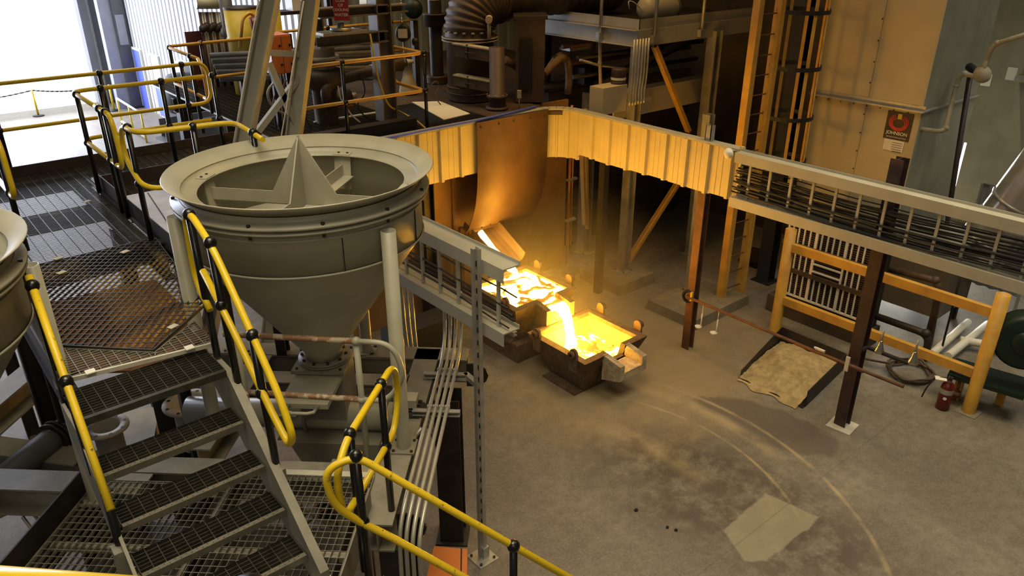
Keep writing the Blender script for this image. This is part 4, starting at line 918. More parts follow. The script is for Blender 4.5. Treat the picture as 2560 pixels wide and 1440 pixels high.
# ------------------------------------------------------------------ cable ladders
def ladder(lab, x, y0, y1, zt, zb, ncab, wt, ends=(0, 0)):
    t = thing('cable_ladder', lab, 'cable ladder', (x, (y0+y1)/2, zb))
    for z, nm, k in ((zt, 'top_rail', 1), (zb, 'bottom_rail', 1)):
        b = MB(); b.box(x-.02, x+wt, y0, y1, z-.012, z); b.box(x-.02, x-.012, y0, y1, z-.13, z-.012); b.box(x+wt-.008, x+wt, y0, y1, z, z+.03); b.build(nm, 'greypaint', t)
    y = y0+.14
    while y < y1:
        MB().box(x+.03, x+.055, y-.016, y+.016, zb, zt-.02).build('rung', 'greypaint', t); y += .3
    rnd = random.Random(int(x*10))
    for i in range(ncab):
        zc_ = zb+.06+(zt-zb-.25)*(i/ncab)**1.4; xo = x+.08+rnd.uniform(0, .06); r = rnd.choice([.008, .010, .013]); sg_ = rnd.uniform(.015, .05); ph_ = rnd.uniform(0, .8); pts = []
        n_ = int((y1-y0)/.22)+1
        for j in range(n_+1):
            yy = y0+(y1-y0)*j/n_; pts.append(V((xo+rnd.uniform(-.006, .006)-(.08 if i % 3 == 0 else 0), yy, max(zb+.02, zc_+sg_*math.sin(yy*1.15+ph_)+rnd.uniform(-.004, .004)))))
        MB().tube(pts, r, 6).build('cable', 'cable', t)
    return t
ladder('long grey cable ladder bridge loaded with black cables on the right', 8.58, .2, 5.66, 3.31, 2.70, 18, .12)
lt2 = ladder('shorter grey cable ladder behind the large hopper and strut post', 3.78, 4.6, 7.6, 3.36, 2.74, 5, .17)
# bunch of conduits dropping from the short ladder to the floor
t = thing('conduit_bunch', 'four dusty vertical conduits bending down behind the strut post', 'conduits', (4.4, 6.4, 0))
for k in range(4):
    p = V((3.98, 6.75-.1*k, 2.72)); MB().tube(fillet([p, p-V((-.02, 0, 1.0)), p+V((.04, -.1, -1.6)), p+V((.2, -.5, -2.6))], .3), .02, 8).build('conduit', 'conduit', t)
b = MB(); b.channel((3.96, 4.7, 2.62), (3.96, 7.4, 2.62), .045, .045, UP); b.build('support_strut', 'galv', t)
# rubble by the frame
for i, (px, py, s_, lab) in enumerate(((1060, 860, .16, 'largest pale refractory lump of the rubble heap'), (1085, 835, .15, 'pale brick-like refractory lump leaning on the conduits'), (1045, 880, .09, 'small pale lump in front of the rubble heap'), (1105, 870, .06, 'dark small lump beside the pale rubble'))):
    q = pz(px, py, .05); b = MB(); n_ = 10; vs = []
    rnd = random.Random(i); K = []
    b.lathe(V((q.x, q.y, s_*.45)), [(max(s_*math.sin(PI*j/6)*1.2, .001), -s_*.5*math.cos(PI*j/6)) for j in range(7)], n_, smooth=False)
    b.v = [v+V((rnd.uniform(-1, 1), rnd.uniform(-1, 1), rnd.uniform(-.4, .4)))*s_*.28 for v in b.v]
    tag(b.build('refractory_lump', 'whitedust' if i < 3 else 'lumpdark'), lab, 'rubble', 'refractory rubble')
# ------------------------------------------------------------------ floor items on the right
sb = thing('sand_bin', 'open-fronted steel bin on the floor with its lip bent', 'bin', (9.4, 4.8, 0))
for nm, a, c_, h0, h1 in (('side_plate', (8.76, 5.22), (10.08, 5.42), .12, .3), ('back_plate', (10.08, 5.42), (10.1, 4.36), .3, .28), ('side_plate', (10.1, 4.36), (8.78, 4.19), .28, .26)):
    d = (V(c_+(0,))-V(a+(0,))).normalized(); n = V((-d.y, d.x, 0))*.006
    b = MB(); b.hexa([V(a+(0.02,))-n, V(c_+(0.02,))-n, V(c_+(0.02,))+n, V(a+(0.02,))+n], [V(a+(h0,))-n, V(c_+(h1,))-n, V(c_+(h1,))+n, V(a+(h0,))+n]); b.build(nm, 'darksteel', sb)
MB().prism([(8.7, 5.22, .005), (10.08, 5.42, .005), (10.1, 4.36, .005), (8.72, 4.19, .005)], (0, 0, .012)).build('floor_plate', 'blackmat', sb)
b = MB(); nx, ny = 40, 34; vs = []; rnd = random.Random(3)
from mathutils import noise as mn
for j in range(ny+1):
    for i in range(nx+1):
        u, v = i/nx, j/ny; x0 = 8.62+(10.05-8.62)*u; ya = 4.25+.12*u; yb = 5.2+.19*u; y = ya+(yb-ya)*v
        sm_ = lambda t: max(0., min(1., t))**2*(3-2*max(0., min(1., t)))
        h = .03+.2*sm_((u-.05)/.5)*(.45+.55*sm_((1-u)/.3))*(.3+.7*sm_((1-v)/.28))*(.75+.25*sm_(v/.3))
        h += (.035*mn.noise(V((x0*5, y*5, 0)))+.02*mn.noise(V((x0*16, y*16, 2))))*sm_(u/.2)
        h = max(h, .02) if u > .06 else .012
        wob = .12*mn.noise(V((0, y*4, 5)))*(1-u); vs.append((x0+wob, y, h))
b.add(vs, [[j*(nx+1)+i, j*(nx+1)+i+1, (j+1)*(nx+1)+i+1, (j+1)*(nx+1)+i] for j in range(ny) for i in range(nx)], True)
o = b.build('sand_heap', 'sand', loc=(9.3, 4.8, 0)); tag(o, 'heap of pale sand filling the steel bin and spilling out', 'sand')
# fixed yellow barrier of two posts and rails
BX = 10.38; t = thing('barrier_rail', 'yellow steel barrier with two round posts in front of the grille', 'barrier', (BX, 4.2, 0))
zu, zl = px_(2210, 693, BX).z, px_(2050, 785, BX).z
for y in (2.70, 5.70):
    b = MB(); b.lathe((BX, y, 0), [(.085, 0), (.085, 1.78), (.075, 1.78), (.075, 1.7), (.001, 1.7)], 24); b.build('post', 'yellowold', t)
    b = MB(); b.cbox((BX, y, 0), .26, .26, .012); b.build('base_plate', 'beampaint', t)
for z in (zu, zl): MB().box(BX-.04, BX+.04, 2.78, 5.62, z-.065, z+.065).build('rail', 'yellowold', t)
# cooling grille behind the barrier
gx = 11.0; gr = thing('air_grille', 'large louvred grille with white vertical bars behind the yellow barrier', 'grille', (gx, 5.3, .3))
MB().box(gx+.05, gx+.25, 4.5, 6.15, .3, 1.85).build('core', 'blackmat', gr)
b = MB(); z = .42
while z < 1.78: b.box(gx+.02, gx+.05, 4.56, 6.1, z, z+.016); z += .036
stuff(b.build('louvre_fins', 'darkbrown', gr))
rows = [(.42, .82), (.88, 1.26), (1.33, 1.76)]
for z0, z1 in rows:
    for k in range(15):
        y = 4.6+k*.1; 
        if z0 == .88 and 5 <= k <= 9: continue
        MB().box(gx-.005, gx+.02, y-.011, y+.011, z0, z1).build('bar', 'white', gr)
    for y in (4.58, 5.08, 5.58, 6.08): MB().box(gx-.008, gx+.02, y-.014, y+.014, z0, z1).build('frame_bar', 'white', gr)
for z in (.41, 1.77): MB().box(gx-.008, gx+.02, 4.56, 6.1, z-.014, z+.014).build('frame_bar', 'white', gr)
for z in (.94, 1.07, 1.2): MB().box(gx-.006, gx+.02, 5.08, 5.58, z-.012, z+.012).build('frame_bar', 'white', gr)
for z in (.85, 1.295): MB().box(gx-.03, gx+.02, 4.5, 6.15, z-.035, z+.035).build('cross_rail', 'darkbrown', gr)
b = MB(); b.box(gx-.05, gx+.3, 4.45, 6.25, .0, .3); b.build('plinth', 'block', gr)
# extinguisher
ex = thing('fire_extinguisher', 'dark red fire extinguisher standing on the floor by the yellow post', 'extinguisher', (10.2, 2.97, 0))
b = MB(); b.lathe((10.2, 2.97, 0), [(.001, 0), (.075, 0), (.085, .015), (.085, .34), (.07, .39), (.03, .42), (.03, .45), (.001, .45)], 24); b.build('cylinder', 'extred', ex)
b = MB(); b.lathe((10.2, 2.97, 0), [(.0865, .255), (.0865, .33)], 24); b.build('label_band', 'galv', ex)
b = MB(); b.cbox((10.2, 2.97, .45), .05, .05, .05); b.tube([(10.2, 2.97, .5), (10.12, 2.92, .53)], .01, 6); b.tube([(10.2, 2.97, .47), (10.1, 2.92, .46)], .01, 6); b.build('valve', 'darksteel', ex)
b = MB(); b.tube(fillet([(10.2, 2.99, .47), (10.14, 3.12, .46), (10.06, 3.18, .3), (10.03, 3.2, .14)], .1), [.01]*14, 6); b.build('hose', 'blackmat', ex)
MB().cbox((10.13, 3.06, .46), .1, .14, .006, .5).build('paper_tag', 'white', ex)
q = V((10.12, 2.945, .2)); b = MB(); b.lathe(q, [(.001, .003), (.024, .003)], 14, (-.95, -.3, 0)); b.build('badge', 'white', ex)
# coiled hose on the floor
q = pz(2275, 932, .03); b = MB(); pts = []
for i in range(130):
    a = 2*PI*i/30; r = .26+.02*math.sin(i*.9)+.012*(i//30); pts.append(q+V((math.cos(a)*r*1.1, math.sin(a)*r, .018*(i//30)+.005*math.sin(i))))
pts += [pts[-1]+V((-.1*k, .2*k, -.0)) for k in (1, 2, 3)]
b.tube(pts, .018, 8); tag(b.build('coiled_hose', 'hose'), 'loosely coiled grey hose on the floor beside the extinguisher', 'hose')
# bell nozzles on a bar
t = thing('bell_bracket', 'black slotted bar fixed to the purple-brown post', 'bracket', (9.0, 3.2, .8)); A, B2 = px_(2168, 868, 8.8), px_(2270, 908, 8.8)
MB().bar(A, B2, .05, .03, UP).build('bar', 'blackmat', t); MB().bar(A+V((0, .0, 0)), V((8.7, 3.57, A.z)), .04, .03, UP).build('arm', 'blackmat', t)
for q_, lab in ((px_(2197, 880, 8.8), 'chrome bell nozzle nearest the purple-brown post'), (px_(2281, 908, 8.8), 'chrome bell nozzle further from the post above the hose coil')):
    t = thing('bell_nozzle', lab, 'nozzle', q_, 'chrome bell nozzles')
    b = MB(); b.lathe(q_, [(.001, .0), (.06, 0), (.062, .02), (.035, .09), (.022, .15), (.018, .16), (.001, .16)], 20); b.build('bell', 'steel', t)
    MB().tube([q_+V((0, 0, .15)), q_+V((0, 0, .32))], .014, 8).build('stem', 'galv', t)
# green machine at the right edge
g0 = px_(2562, 848, 10.7); gx_, gy = 10.7, g0.y
t = thing('green_machine', 'dark green motor housing on a yellow leg at the right edge', 'machine', (gx_, gy, 0))
b = MB(); b.lathe((gx_, gy, g0.z), [(.001, -.2), (.3, -.2), (.36, -.17), (.36, .17), (.3, .2), (.001, .2)], 28, (-.85, -.3, .1)); b.build('housing', 'green', t)
b = MB(); b.lathe((gx_-.19, gy-.07, g0.z+.02), [(.001, .03), (.14, .03), (.16, 0)], 20, (-.85, -.3, .1)); b.build('cover', 'green', t)
MB().cbox((gx_-.05, gy+.25, .42), .55, .9, .06, .2).build('base_frame', 'green', t)
for dx, dy in ((-.1, .55), (.2, .1)): MB().cbox((gx_+dx, gy+dy, 0), .09, .09, .42).build('leg', 'yellowold', t)
b = MB(); b.tube([(gx_-.3, gy+.5, .42), (gx_-.3, gy+.5, .08)], .02, 8); b.lathe((gx_-.3, gy+.5, .14), [(.001, 0), (.05, 0), (.05, .08), (.001, .08)], 12); b.build('drain_valve', 'rust', t)
# ------------------------------------------------------------------ caged ladder
cl = thing('caged_ladder', 'tall yellow caged ladder rising behind the hood end', 'ladder', (10.7, 6.85, 0))
for x, y in ((10.5, 6.86), (10.98, 6.80)):
    b = MB(); b.box(x-.06, x+.06, y-.06, y+.06, 0, 7.5); b.build('stile', 'yellowold', cl)
z = .3
while z < 7: MB().tube([(10.5, 6.84, z), (10.98, 6.80, z)], .011, 6).build('rung', 'rust', cl); z += .3
cc = V((11.05, 6.45, 0)); RC = .38
for z in (2.6, 3.3, 4.05, 4.85, 5.6):
    b = MB(); pts = [cc+V((math.cos(a)*RC, math.sin(a)*RC, z)) for a in [math.radians(110-k*13) for k in range(24)]]
    for A, B2 in zip(pts, pts[1:]): b.bar(A, B2, .012, .06, UP)
    b.build('cage_hoop', 'blackmat', cl)
for dg in (60, 20, -30, -75, -120):
    a = math.radians(dg); p = cc+V((math.cos(a), math.sin(a), 0))*(RC-.02)
    b = MB(); b.bar(p+V((0, 0, 2.3)), p+V((0, 0, 7.2)), .05, .012, (math.cos(a), math.sin(a), 0)); b.build('cage_strap', 'yellowold', cl)
t = ibcol('steel_column', 12.0, 6.95, 0, 8.0, .24, 'blackmat', 'black steel column between the caged ladder and the tan duct')
# ------------------------------------------------------------------ tan air unit
au = thing('air_duct_unit', 'tall tan sheet-metal air unit with a bolted flange strip', 'air unit', (13.2, 5.9, .5))
SX = 12.3; y0, y1 = 4.96, 6.80
zf = px_(2170, 255, SX).z
ym = px_(2170, 250, SX).y
for yy0, yy1 in ((y0, ym), (ym, y1)):
    for z0, z1 in ((.6, zf), (zf, 8.5)):
        MB().box(SX, SX+.03, yy0+.003, yy1-.003, z0, z1).build('sheet_panel', 'tan', au)
MB().box(SX+.03, 14.3, y0, y1, .6, 8.5).build('body', 'duct', au)
b = MB(); b.box(SX-.07, SX+.0, y0-.05, y1+.02, zf-.02, zf+.0); b.box(SX-.01, SX, y0-.05, y1+.02, zf, zf+.07); b.box(SX, 14.3, y0-.05, y0, zf-.02, zf); b.build('flange_strip', 'galv', au)
b = MB(); b.bolts([(SX, ym+.02, zf+.3+.32*k) for k in range(8)]+[(SX, ym+.02, zf-.2-.3*k) for k in range(5)]+[(SX, y0+.2+.22*k, zf-.06) for k in range(8)], .012, .01, 6, (-1, 0, 0)); b.build('panel_bolts', 'darksteel', au)
for x, y in ((12.4, 5.05), (12.4, 6.7), (14.2, 5.05)): MB().cbox((x, y, 0), .12, .12, .6).build('leg', 'darksteel', au)
# poster on the unit
def txt(s_, loc, size, mat_, par, name='lettering', dirx=(0, -1, 0), up=(0, 0, 1), ext=.001, bold=False):
    cu = bpy.data.curves.new(name, 'FONT'); cu.body = s_; cu.size = size; cu.align_x = 'CENTER'; cu.align_y = 'CENTER'; cu.extrude = ext; cu.offset = .004*size*(4 if bold else 0)
    tmp = bpy.data.objects.new('tmp', cu); COL.objects.link(tmp); dg = bpy.context.evaluated_depsgraph_get(); me = bpy.data.meshes.new_from_object(tmp.evaluated_get(dg))
    bpy.data.objects.remove(tmp); X = V(dirx).normalized(); Z = V(up).normalized(); N_ = X.cross(Z)
    b = MB(); b.add([V(loc)+X*v.co.x+Z*v.co.y+N_*v.co.z for v in me.vertices], [list(p.vertices) for p in me.polygons]); bpy.data.meshes.remove(me)
    return b.build(name, mat_, par)
A, B2 = px_(2216, 274, SX), px_(2278, 356, SX); cy = (px_(2225, 276, SX).y+px_(2268, 355, SX).y)/2
zt_, zb_ = px_(2250, 280, SX).z, px_(2243, 350, SX).z; hw = abs(px_(2220, 276, SX).y-px_(2284, 287, SX).y)/2; zmid = (zt_+zb_)/2
po = thing('maker_sign', 'dark square sign with orange ring swirl and white lettering', 'sign', (SX-.01, cy, zb_))
MB().box(SX-.012, SX-.002, cy-hw, cy+hw, zb_, zt_).build('panel', 'posterblack', po)
H_ = zt_-zb_
for k, r in enumerate((.30, .25, .20)):
    b = MB(); pts = []
    for i in range(29):
        a = math.radians(115+i*310/28); pts.append(V((SX-.016, cy-math.cos(a)*r*H_*1.12, zmid+.13*H_-.015*k*H_+math.sin(a)*r*H_*.95)))
    b.tube(pts, [(.008+.009*math.sin(PI*i/28))*H_/.5 for i in range(29)], 6); b.build('ring_swirl', 'posterred', po)
MB().box(SX-.02, SX-.012, cy-.03*H_/.4, cy+.03*H_/.4, zmid+.25*H_, zmid+.44*H_).build('inspection_sticker', 'yellowbin', po)
txt('JOHNSON', (SX-.014, cy, zmid-.27*H_), H_*.165, 'white', po, bold=True); txt('AIR ROTATION SYSTEMS', (SX-.014, cy, zmid-.42*H_), H_*.066, 'white', po)
t = thing('notice_sheet', 'small white notice sheet below the dark maker sign', 'notice', (SX-.01, cy, zb_-.2))
MB().box(SX-.01, SX-.002, cy-hw*.72, cy+hw*.85, zb_-H_*.42, zb_-.005).build('sheet', 'white', t)
b = MB()
for k in range(5): b.box(SX-.012, SX-.01, cy-hw*.6, cy+hw*(.2 if k < 4 else .1), zb_-.05-.035*k, zb_-.042-.035*k+(.006 if k == 4 else 0))
b.build('print_lines', 'coldark', t)
# ------------------------------------------------------------------ ducts, pipes and plant behind, far right
t = thing('grey_duct', 'wide grey sheet-metal duct stepping down behind the air unit', 'duct', (15.2, 4.2, 0))
MB().box(15.0, 16.6, 2.2, 4.6, 3.7, 8.5).build('upper_section', 'duct', t); MB().box(14.94, 16.66, 2.14, 4.66, 3.62, 3.72).build('flange_strip', 'galv', t)
MB().hexa([(14.6, 2.2, 1.6), (15.9, 2.2, 1.6), (15.9, 3.9, 1.6), (14.6, 3.9, 1.6)], [(15.0, 2.2, 3.62), (16.6, 2.2, 3.62), (16.6, 4.6, 3.62), (15.0, 4.6, 3.62)]).build('taper_section', 'duct', t)
for q_ in (px_(2465, 200, 14.97), px_(2528, 185, 14.97)): MB().box(14.96, 15.0, q_.y-.07, q_.y+.07, q_.z-.1, q_.z+.1).build('label_plate', 'white', t)
for x, y in ((14.7, 2.4), (15.8, 3.8)): MB().cbox((x, y, 0), .12, .12, 1.6).build('leg', 'darksteel', t)
t = thing('insulated_duct', 'shiny foil-wrapped duct at the right picture edge', 'duct', (13.2, 2.0, 0))
q0, q1 = px_(2580, 470, 13.2), px_(2460, 620, 13.2)
MB().tube([q0+V((.6, -.3, 1.2)), q0, q1, V((q1.x, q1.y, 1.0))], [.42, .42, .4, .36], 18).build('wrap', 'foil', t)
for f_ in (.2, .5, .8): MB().tube([q0.lerp(q1, f_), q0.lerp(q1, f_+.04)], .435, 18).build('band', 'galv', t)
b = MB(); b.cbox((13.2, 2.8, 0), .3, .3, 1.2); b.build('support', 'darksteel', t)
def pipe(nm, lab, pts, r, m, cat='pipe', joints=True):
    t = thing(nm, lab, cat, pts[-1]); pts = [V(p) for p in pts]; MB().tube(fillet(pts, r*3, 5), r, 12).build('pipe_run', m, t)
    if joints:
        for p in pts[1:-1]: MB().sph(p.lerp((pts[pts.index(p)-1]), .06/max((p-pts[pts.index(p)-1]).length, .1)), r*1.35, 10).build('elbow', m, t)
    return t
X_ = 12.9
pipe('gas_pipe', 'tan gas pipe with elbows beside the air unit', [px_(2600, 75, X_), px_(2482, 112, X_), px_(2450, 195, X_), px_(2402, 182, X_), px_(2388, 225, X_), px_(2362, 330, X_-.3), px_(2295, 322, X_-.5)], .035, 'dusty')
t = thing('pressure_regulator', 'round tan pressure regulator on the gas pipe', 'regulator', px_(2452, 190, X_))
q_ = px_(2456, 186, X_-.02); b = MB(); b.lathe(q_, [(.001, -.07), (.09, -.06), (.13, -.01), (.13, .01), (.09, .06), (.001, .07)], 20, (-.6, -.6, .4)); b.build('body', 'dusty', t); MB().tube([q_, q_+V((0, .0, .2))], .03, 8).build('stem', 'dusty', t); MB().tube([q_+V((.1, .1, .0)), q_+V((.25, .3, .05))], .06, 10).build('valve', 'blackmat', t)
pipe('vertical_pipe', 'dark vertical pipe right of the air unit', [px_(2425, 190, 13.1), px_(2330, 800, 13.1)], .04, 'darksteel', joints=False)
pipe('thin_rod', 'thin dark hanger rod in front of the grey curtain', [px_(2415, 640, 11.6), px_(2356, 865, 11.6)], .016, 'blackmat', joints=False)
pipe('steam_pipe', 'brown pipe bending down under the cable ladder', [px_(2205, 668, 11.4), px_(2350, 704, 11.4), px_(2322, 862, 11.4)], .05, 'darkbrown')
pipe('floor_pipe', 'dark pipe running low behind the yellow barrier', [px_(2190, 790, 11.2), px_(2325, 838, 11.2), px_(2310, 900, 11.2)], .055, 'darksteel')
for i, (a, b_, lab) in enumerate((((2330, 885), (2420, 805), 'first pale floor pipe right of the dark pipe'), ((2370, 890), (2470, 810), 'second pale floor pipe right of the dark pipe'), ((2400, 850), (2520, 870), 'pale floor pipe nearest the right yellow post'))):
    pipe('pale_pipe', lab, [pz(a[0], a[1], .15), pz(b_[0], b_[1], .15)], .06, 'white', joints=False)
t = thing('lower_plenum', 'brown-grey lower plenum box hanging under the air unit', 'plenum', (12.7, 4.6, .5)); q_ = px_(2340, 810, 12.1)
MB().box(12.1, 13.2, q_.y, 4.96, .35, 1.5).build('body', 'plenum', t); MB().box(12.06, 13.24, q_.y-.04, 4.99, 1.5, 1.55).build('rim', 'duct', t)
for x in (12.2, 13.1): MB().cbox((x, q_.y+.1, 0), .08, .08, .35).build('leg', 'darksteel', t)
t = thing('grey_curtain', 'plain grey hanging curtain sheet behind the right barrier post', 'curtain', (13.9, 3.0, .5)); b = MB()
A, B2 = px_(2392, 700, 13.6), px_(2560, 700, 13.6); vs = []
for k in range(25):
    y = A.y+(B2.y-A.y)*k/24; x = 13.6+.03*math.sin(k*1.3)
    vs += [(x, y, .5), (x, y, 2.2), (x+.01, y, .5), (x+.01, y, 2.2)]
b.add(vs, [f for k in range(24) for f in ([4*k, 4*k+4, 4*k+5, 4*k+1], [4*k+2, 4*k+3, 4*k+7, 4*k+6])], True); b.build('sheet', 'colgrey', t)
MB().tube([(13.6, A.y, 2.2), (13.6, B2.y, 2.2)], .02, 8).build('curtain_rail', 'galv', t)
for y in (A.y, B2.y): MB().cbox((13.6, y, 0), .04, .04, 2.2).build('post', 'galv', t)
t = thing('trolley', 'low dark wheeled trolley frame in the shadow behind the ladder', 'trolley', pz(1895, 650, 0)); q_ = pz(1890, 655, 0)
MB().cbox((q_.x, q_.y, .12), .7, .4, .04, .3).build('deck', 'darksteel', t)
for i, j in ((1, 1), (1, -1), (-1, 1), (-1, -1)):
    b = MB(); b.lathe((q_.x+i*.28, q_.y+j*.15, .06), [(.001, -.02), (.06, -.02), (.06, .02), (.001, .02)], 12, (1, 0, 0)); b.build('wheel', 'blackmat', t)
MB().tube([(q_.x+.3, q_.y, .14), (q_.x+.38, q_.y, .8), (q_.x+.38, q_.y+.3, .8)], .015, 6).build('handle', 'darksteel', t)
# ------------------------------------------------------------------ mezzanine with tank
mz = thing('mezzanine', 'grey channel-edged mezzanine platform above the hood', 'platform', (11, 9.5, 4.2))
ZB, ZP = 4.2, 4.62
b = MB(); b.channel((9.93, 8.65, ZB+.13), (9.93, 11.2, ZB+.13), .07, .26, UP, .012, -1); b.build('edge_channel', 'greypaint', mz)
b = MB(); b.channel((9.93, 8.63, ZB+.13), (13.2, 8.63, ZB+.13), .07, .26, UP, .012, -1); b.build('edge_channel', 'greypaint', mz)
b = MB(); b.box(9.96, 9.97, 8.66, 11.2, ZB+.26, ZP+.0); b.build('toe_board', 'greypaint', mz); b = MB(); b.box(9.96, 13.2, 8.66, 8.67, ZB+.26, ZP); b.build('toe_board', 'greypaint', mz)
MB().box(9.97, 13.2, 8.67, 11.2, ZB+.27, ZB+.3).build('deck_plate', 'darksteel', mz)
for x in (10.8, 11.7, 12.6): b = MB(); b.ibeam((x, 8.66, ZB+.13), (x, 11.2, ZB+.13), .12, .24, UP); b.build('joist', 'darksteel', mz)
for x, y in ((9.88, 9.45), (10.25, 8.58), (11.5, 8.58)):
    MB().tube([(x, y, ZB+.05), (x, y, ZP+1.05)], .03, 10).build('rail_post', 'galv', mz); MB().cbox((x, y, ZB+.04), .14, .08, .12).build('post_bracket', 'galv', mz)
ibcol('steel_column', 10.1, 11.1, 3.26, 4.2, .2, 'darkbrown', 'short dark column at the back of the mezzanine')
tk = thing('air_tank', 'pale horizontal air tank with rounded ends lying on the mezzanine', 'tank', (10.75, 9.0, 4.5))
c0, c1 = py_(1604, 22, 9.0), py_(1690, 18, 9.0); ax = (c1-c0).normalized(); ln = (c1-c0).length
b = MB(); r = .2; b.lathe(c0, [(.001, -.0), (.1, .015), (.17, .06), (.2, .14), (.2, ln-.14), (.17, ln-.06), (.1, ln-.015), (.001, ln)], 24, tuple(ax)); b.build('shell', 'greypaint', tk)
b = MB(); b.lathe(c0, [(.204, ln-.12), (.204, ln-.16)], 24, tuple(ax)); b.build('strap', 'coldark', tk)
for f_ in (.3, .75): p = c0.lerp(c1, f_); MB().cbox((p.x, p.y, ZB+.3), .06, .26, p.z-.15-ZB-.3).build('saddle', 'galv', tk)
b = MB(); pts = [c0+V((-.02, 0, 0)), c0+V((-.2, .0, .12)), c0+V((-.35, 0, .15)), c0+V((-.3, 0, .02))]; b.tube(fillet(pts, .1), .008, 6); b.build('thin_line', 'white', tk)
# conduits and dark duct behind on the mezzanine
t = thing('conduit_bank', 'bank of vertical conduits rising from the hood to the mezzanine corner', 'conduits', (9.7, 8.6, 3.3))
for k in range(6):
    xb = 9.62+.07*k; MB().tube(fillet([(xb-.05, 8.42, 3.33), (xb-.03, 8.45, 3.5), (xb+.06, 8.5, 3.75), (xb+.06, 8.5, 4.35)], .12), .018, 8).build('conduit', 'conduit', t)
b = MB(); b.box(9.55, 10.1, 8.42, 8.46, 3.36, 3.4); b.build('strap_bar', 'galv', t)
pipe('bent_pipe_frame', 'pale bent pipe frame left of the conduit bank', [py_(1500, 100, 9.6), py_(1500, 165, 9.6), py_(1502, 238, 9.6), py_(1520, 248, 9.6)], .03, 'dusty')
pipe('cross_pipe', 'thin pale pipe reaching from the bent frame to the conduits', [py_(1450, 150, 9.62), py_(1500, 164, 9.62), py_(1572, 170, 9.62)], .022, 'dusty', joints=False)
t = thing('valve_box', 'tan steel box with round brown cap behind the hood corner', 'box', (9.4, 9.4, 3.28)); A = pz(1530, 275, 3.3)
MB().cbox((A.x, A.y+.1, 3.26), .55, .3, .42, 0).build('body', 'tan', t); MB().cbox((A.x, A.y+.1, 0), .12, .12, 3.26, 0).build('stand', 'darksteel', t); b = MB(); b.lathe((A.x+.22, A.y+.1, 3.68), [(.001, .24), (.11, .24), (.12, .22), (.12, .09), (.1, .08), (.1, .06), (.12, .05), (.12, 0)], 18); b.build('cap', 'brownpost', t)
b = MB(); b.lathe((A.x+.22, A.y+.1, 3.745), [(.122, 0), (.122, .04)], 18); b.build('band', 'white', t)
t = thing('tan_beam', 'tan boxed beam running behind the hood top', 'beam', (11, 8.9, 2.6)); b = MB(); b.box(9.75, 12.6, 8.92, 9.1, 2.98, 3.4); b.build('web', 'tan', t); b = MB(); b.box(9.7, 12.6, 8.88, 9.14, 3.4, 3.43); b.build('flange', 'tan', t)
t = thing('glass_jar_post', 'short clear square post stub on the hood top', 'post', (8.75, 6.4, 3.33)); q_ = px_(1775, 335, 8.75); MB().cbox((q_.x, q_.y, 3.33), .1, .1, .012).build('plate', 'galv', t)
b = MB(); b.cbox((q_.x-.04, q_.y, 3.34), .01, .09, .2); b.cbox((q_.x, q_.y-.04, 3.34), .09, .01, .2); b.cbox((q_.x, q_.y+.04, 3.34), .09, .01, .2); b.build('sides', 'galv', t)
# dark plant below the mezzanine
t = thing('pipe_rack', 'shadowy rack of pipes and cable trays under the mezzanine', 'pipe rack', (11, 10.3, 3.2))
for k, (z, y) in enumerate(((3.5, 10.2), (3.7, 10.4), (3.85, 10.1), (4.0, 10.5))): MB().tube([(10.0, y, z), (13.2, y-.3, z+.05)], .04, 8).build('pipe', 'rust' if k % 2 else 'darksteel', t)
for x in (10.6, 11.9): MB().box(x, x+.06, 10.3, 10.36, 3.26, 4.2).build('post', 'darksteel', t)
MB().box(10.2, 12.9, 10.5, 10.8, 3.9, 3.95).build('tray', 'galv', t); MB().box(10.4, 11.0, 10.3, 10.7, 3.3, 3.6).build('drum_box', 'blackmat', t)
b = MB(); b.ibeam((10.4, 10.0, 3.3), (12.4, 9.3, 4.15), .14, .16, UP); b.build('raking_beam', 'darkbrown', t)
# ------------------------------------------------------------------ plant on the furnace deck
def dep(p):
    q = V(p)-EYE; Fw = q.x*math.sin(YAW)+q.y*math.cos(YAW); return Fw*math.cos(PITCH)-q.z*math.sin(PITCH)
def rad(p, px): return px*dep(p)/FPX
def onz(px, py, z=L1): return pz(px, py, z)
RT = V((math.cos(YAW), -math.sin(YAW), 0)); FW = V((math.sin(YAW), math.cos(YAW), 0))   # along / away from the aisle
vb = onz(1178, 245); R = rad(vb, 60)
fv = thing('furnace_vessel', 'dusty brown cylindrical furnace vessel below the ribbed elbow', 'furnace', vb)
zt = vz(vb, (1172, 92))
b = MB(); b.lathe(V((vb.x, vb.y, 0)), [(R*.95, L1), (R*.95, zt-.02), (R*1.12, zt-.02), (R*1.12, zt+.02), (R*1.0, zt+.02)], 36); b.build('shell', 'darkbrown', fv)
for f_ in (.12, .22): b = MB(); b.lathe(V((vb.x, vb.y, L1+(zt-L1)*f_)), [(R*.95, -.012), (R*1.0, -.012), (R*1.0, .012), (R*.95, .012)], 36); b.build('band', 'darkbrown', fv)
for f_ in (.97, 1.0): b = MB(); b.lathe(V((vb.x, vb.y, zt-.05+.05*(f_-.97)*30)), [(R*1.0, 0), (R*1.14, 0), (R*1.14, .016), (R*1.0, .016)], 36); b.build('top_flange', 'dusty', fv)
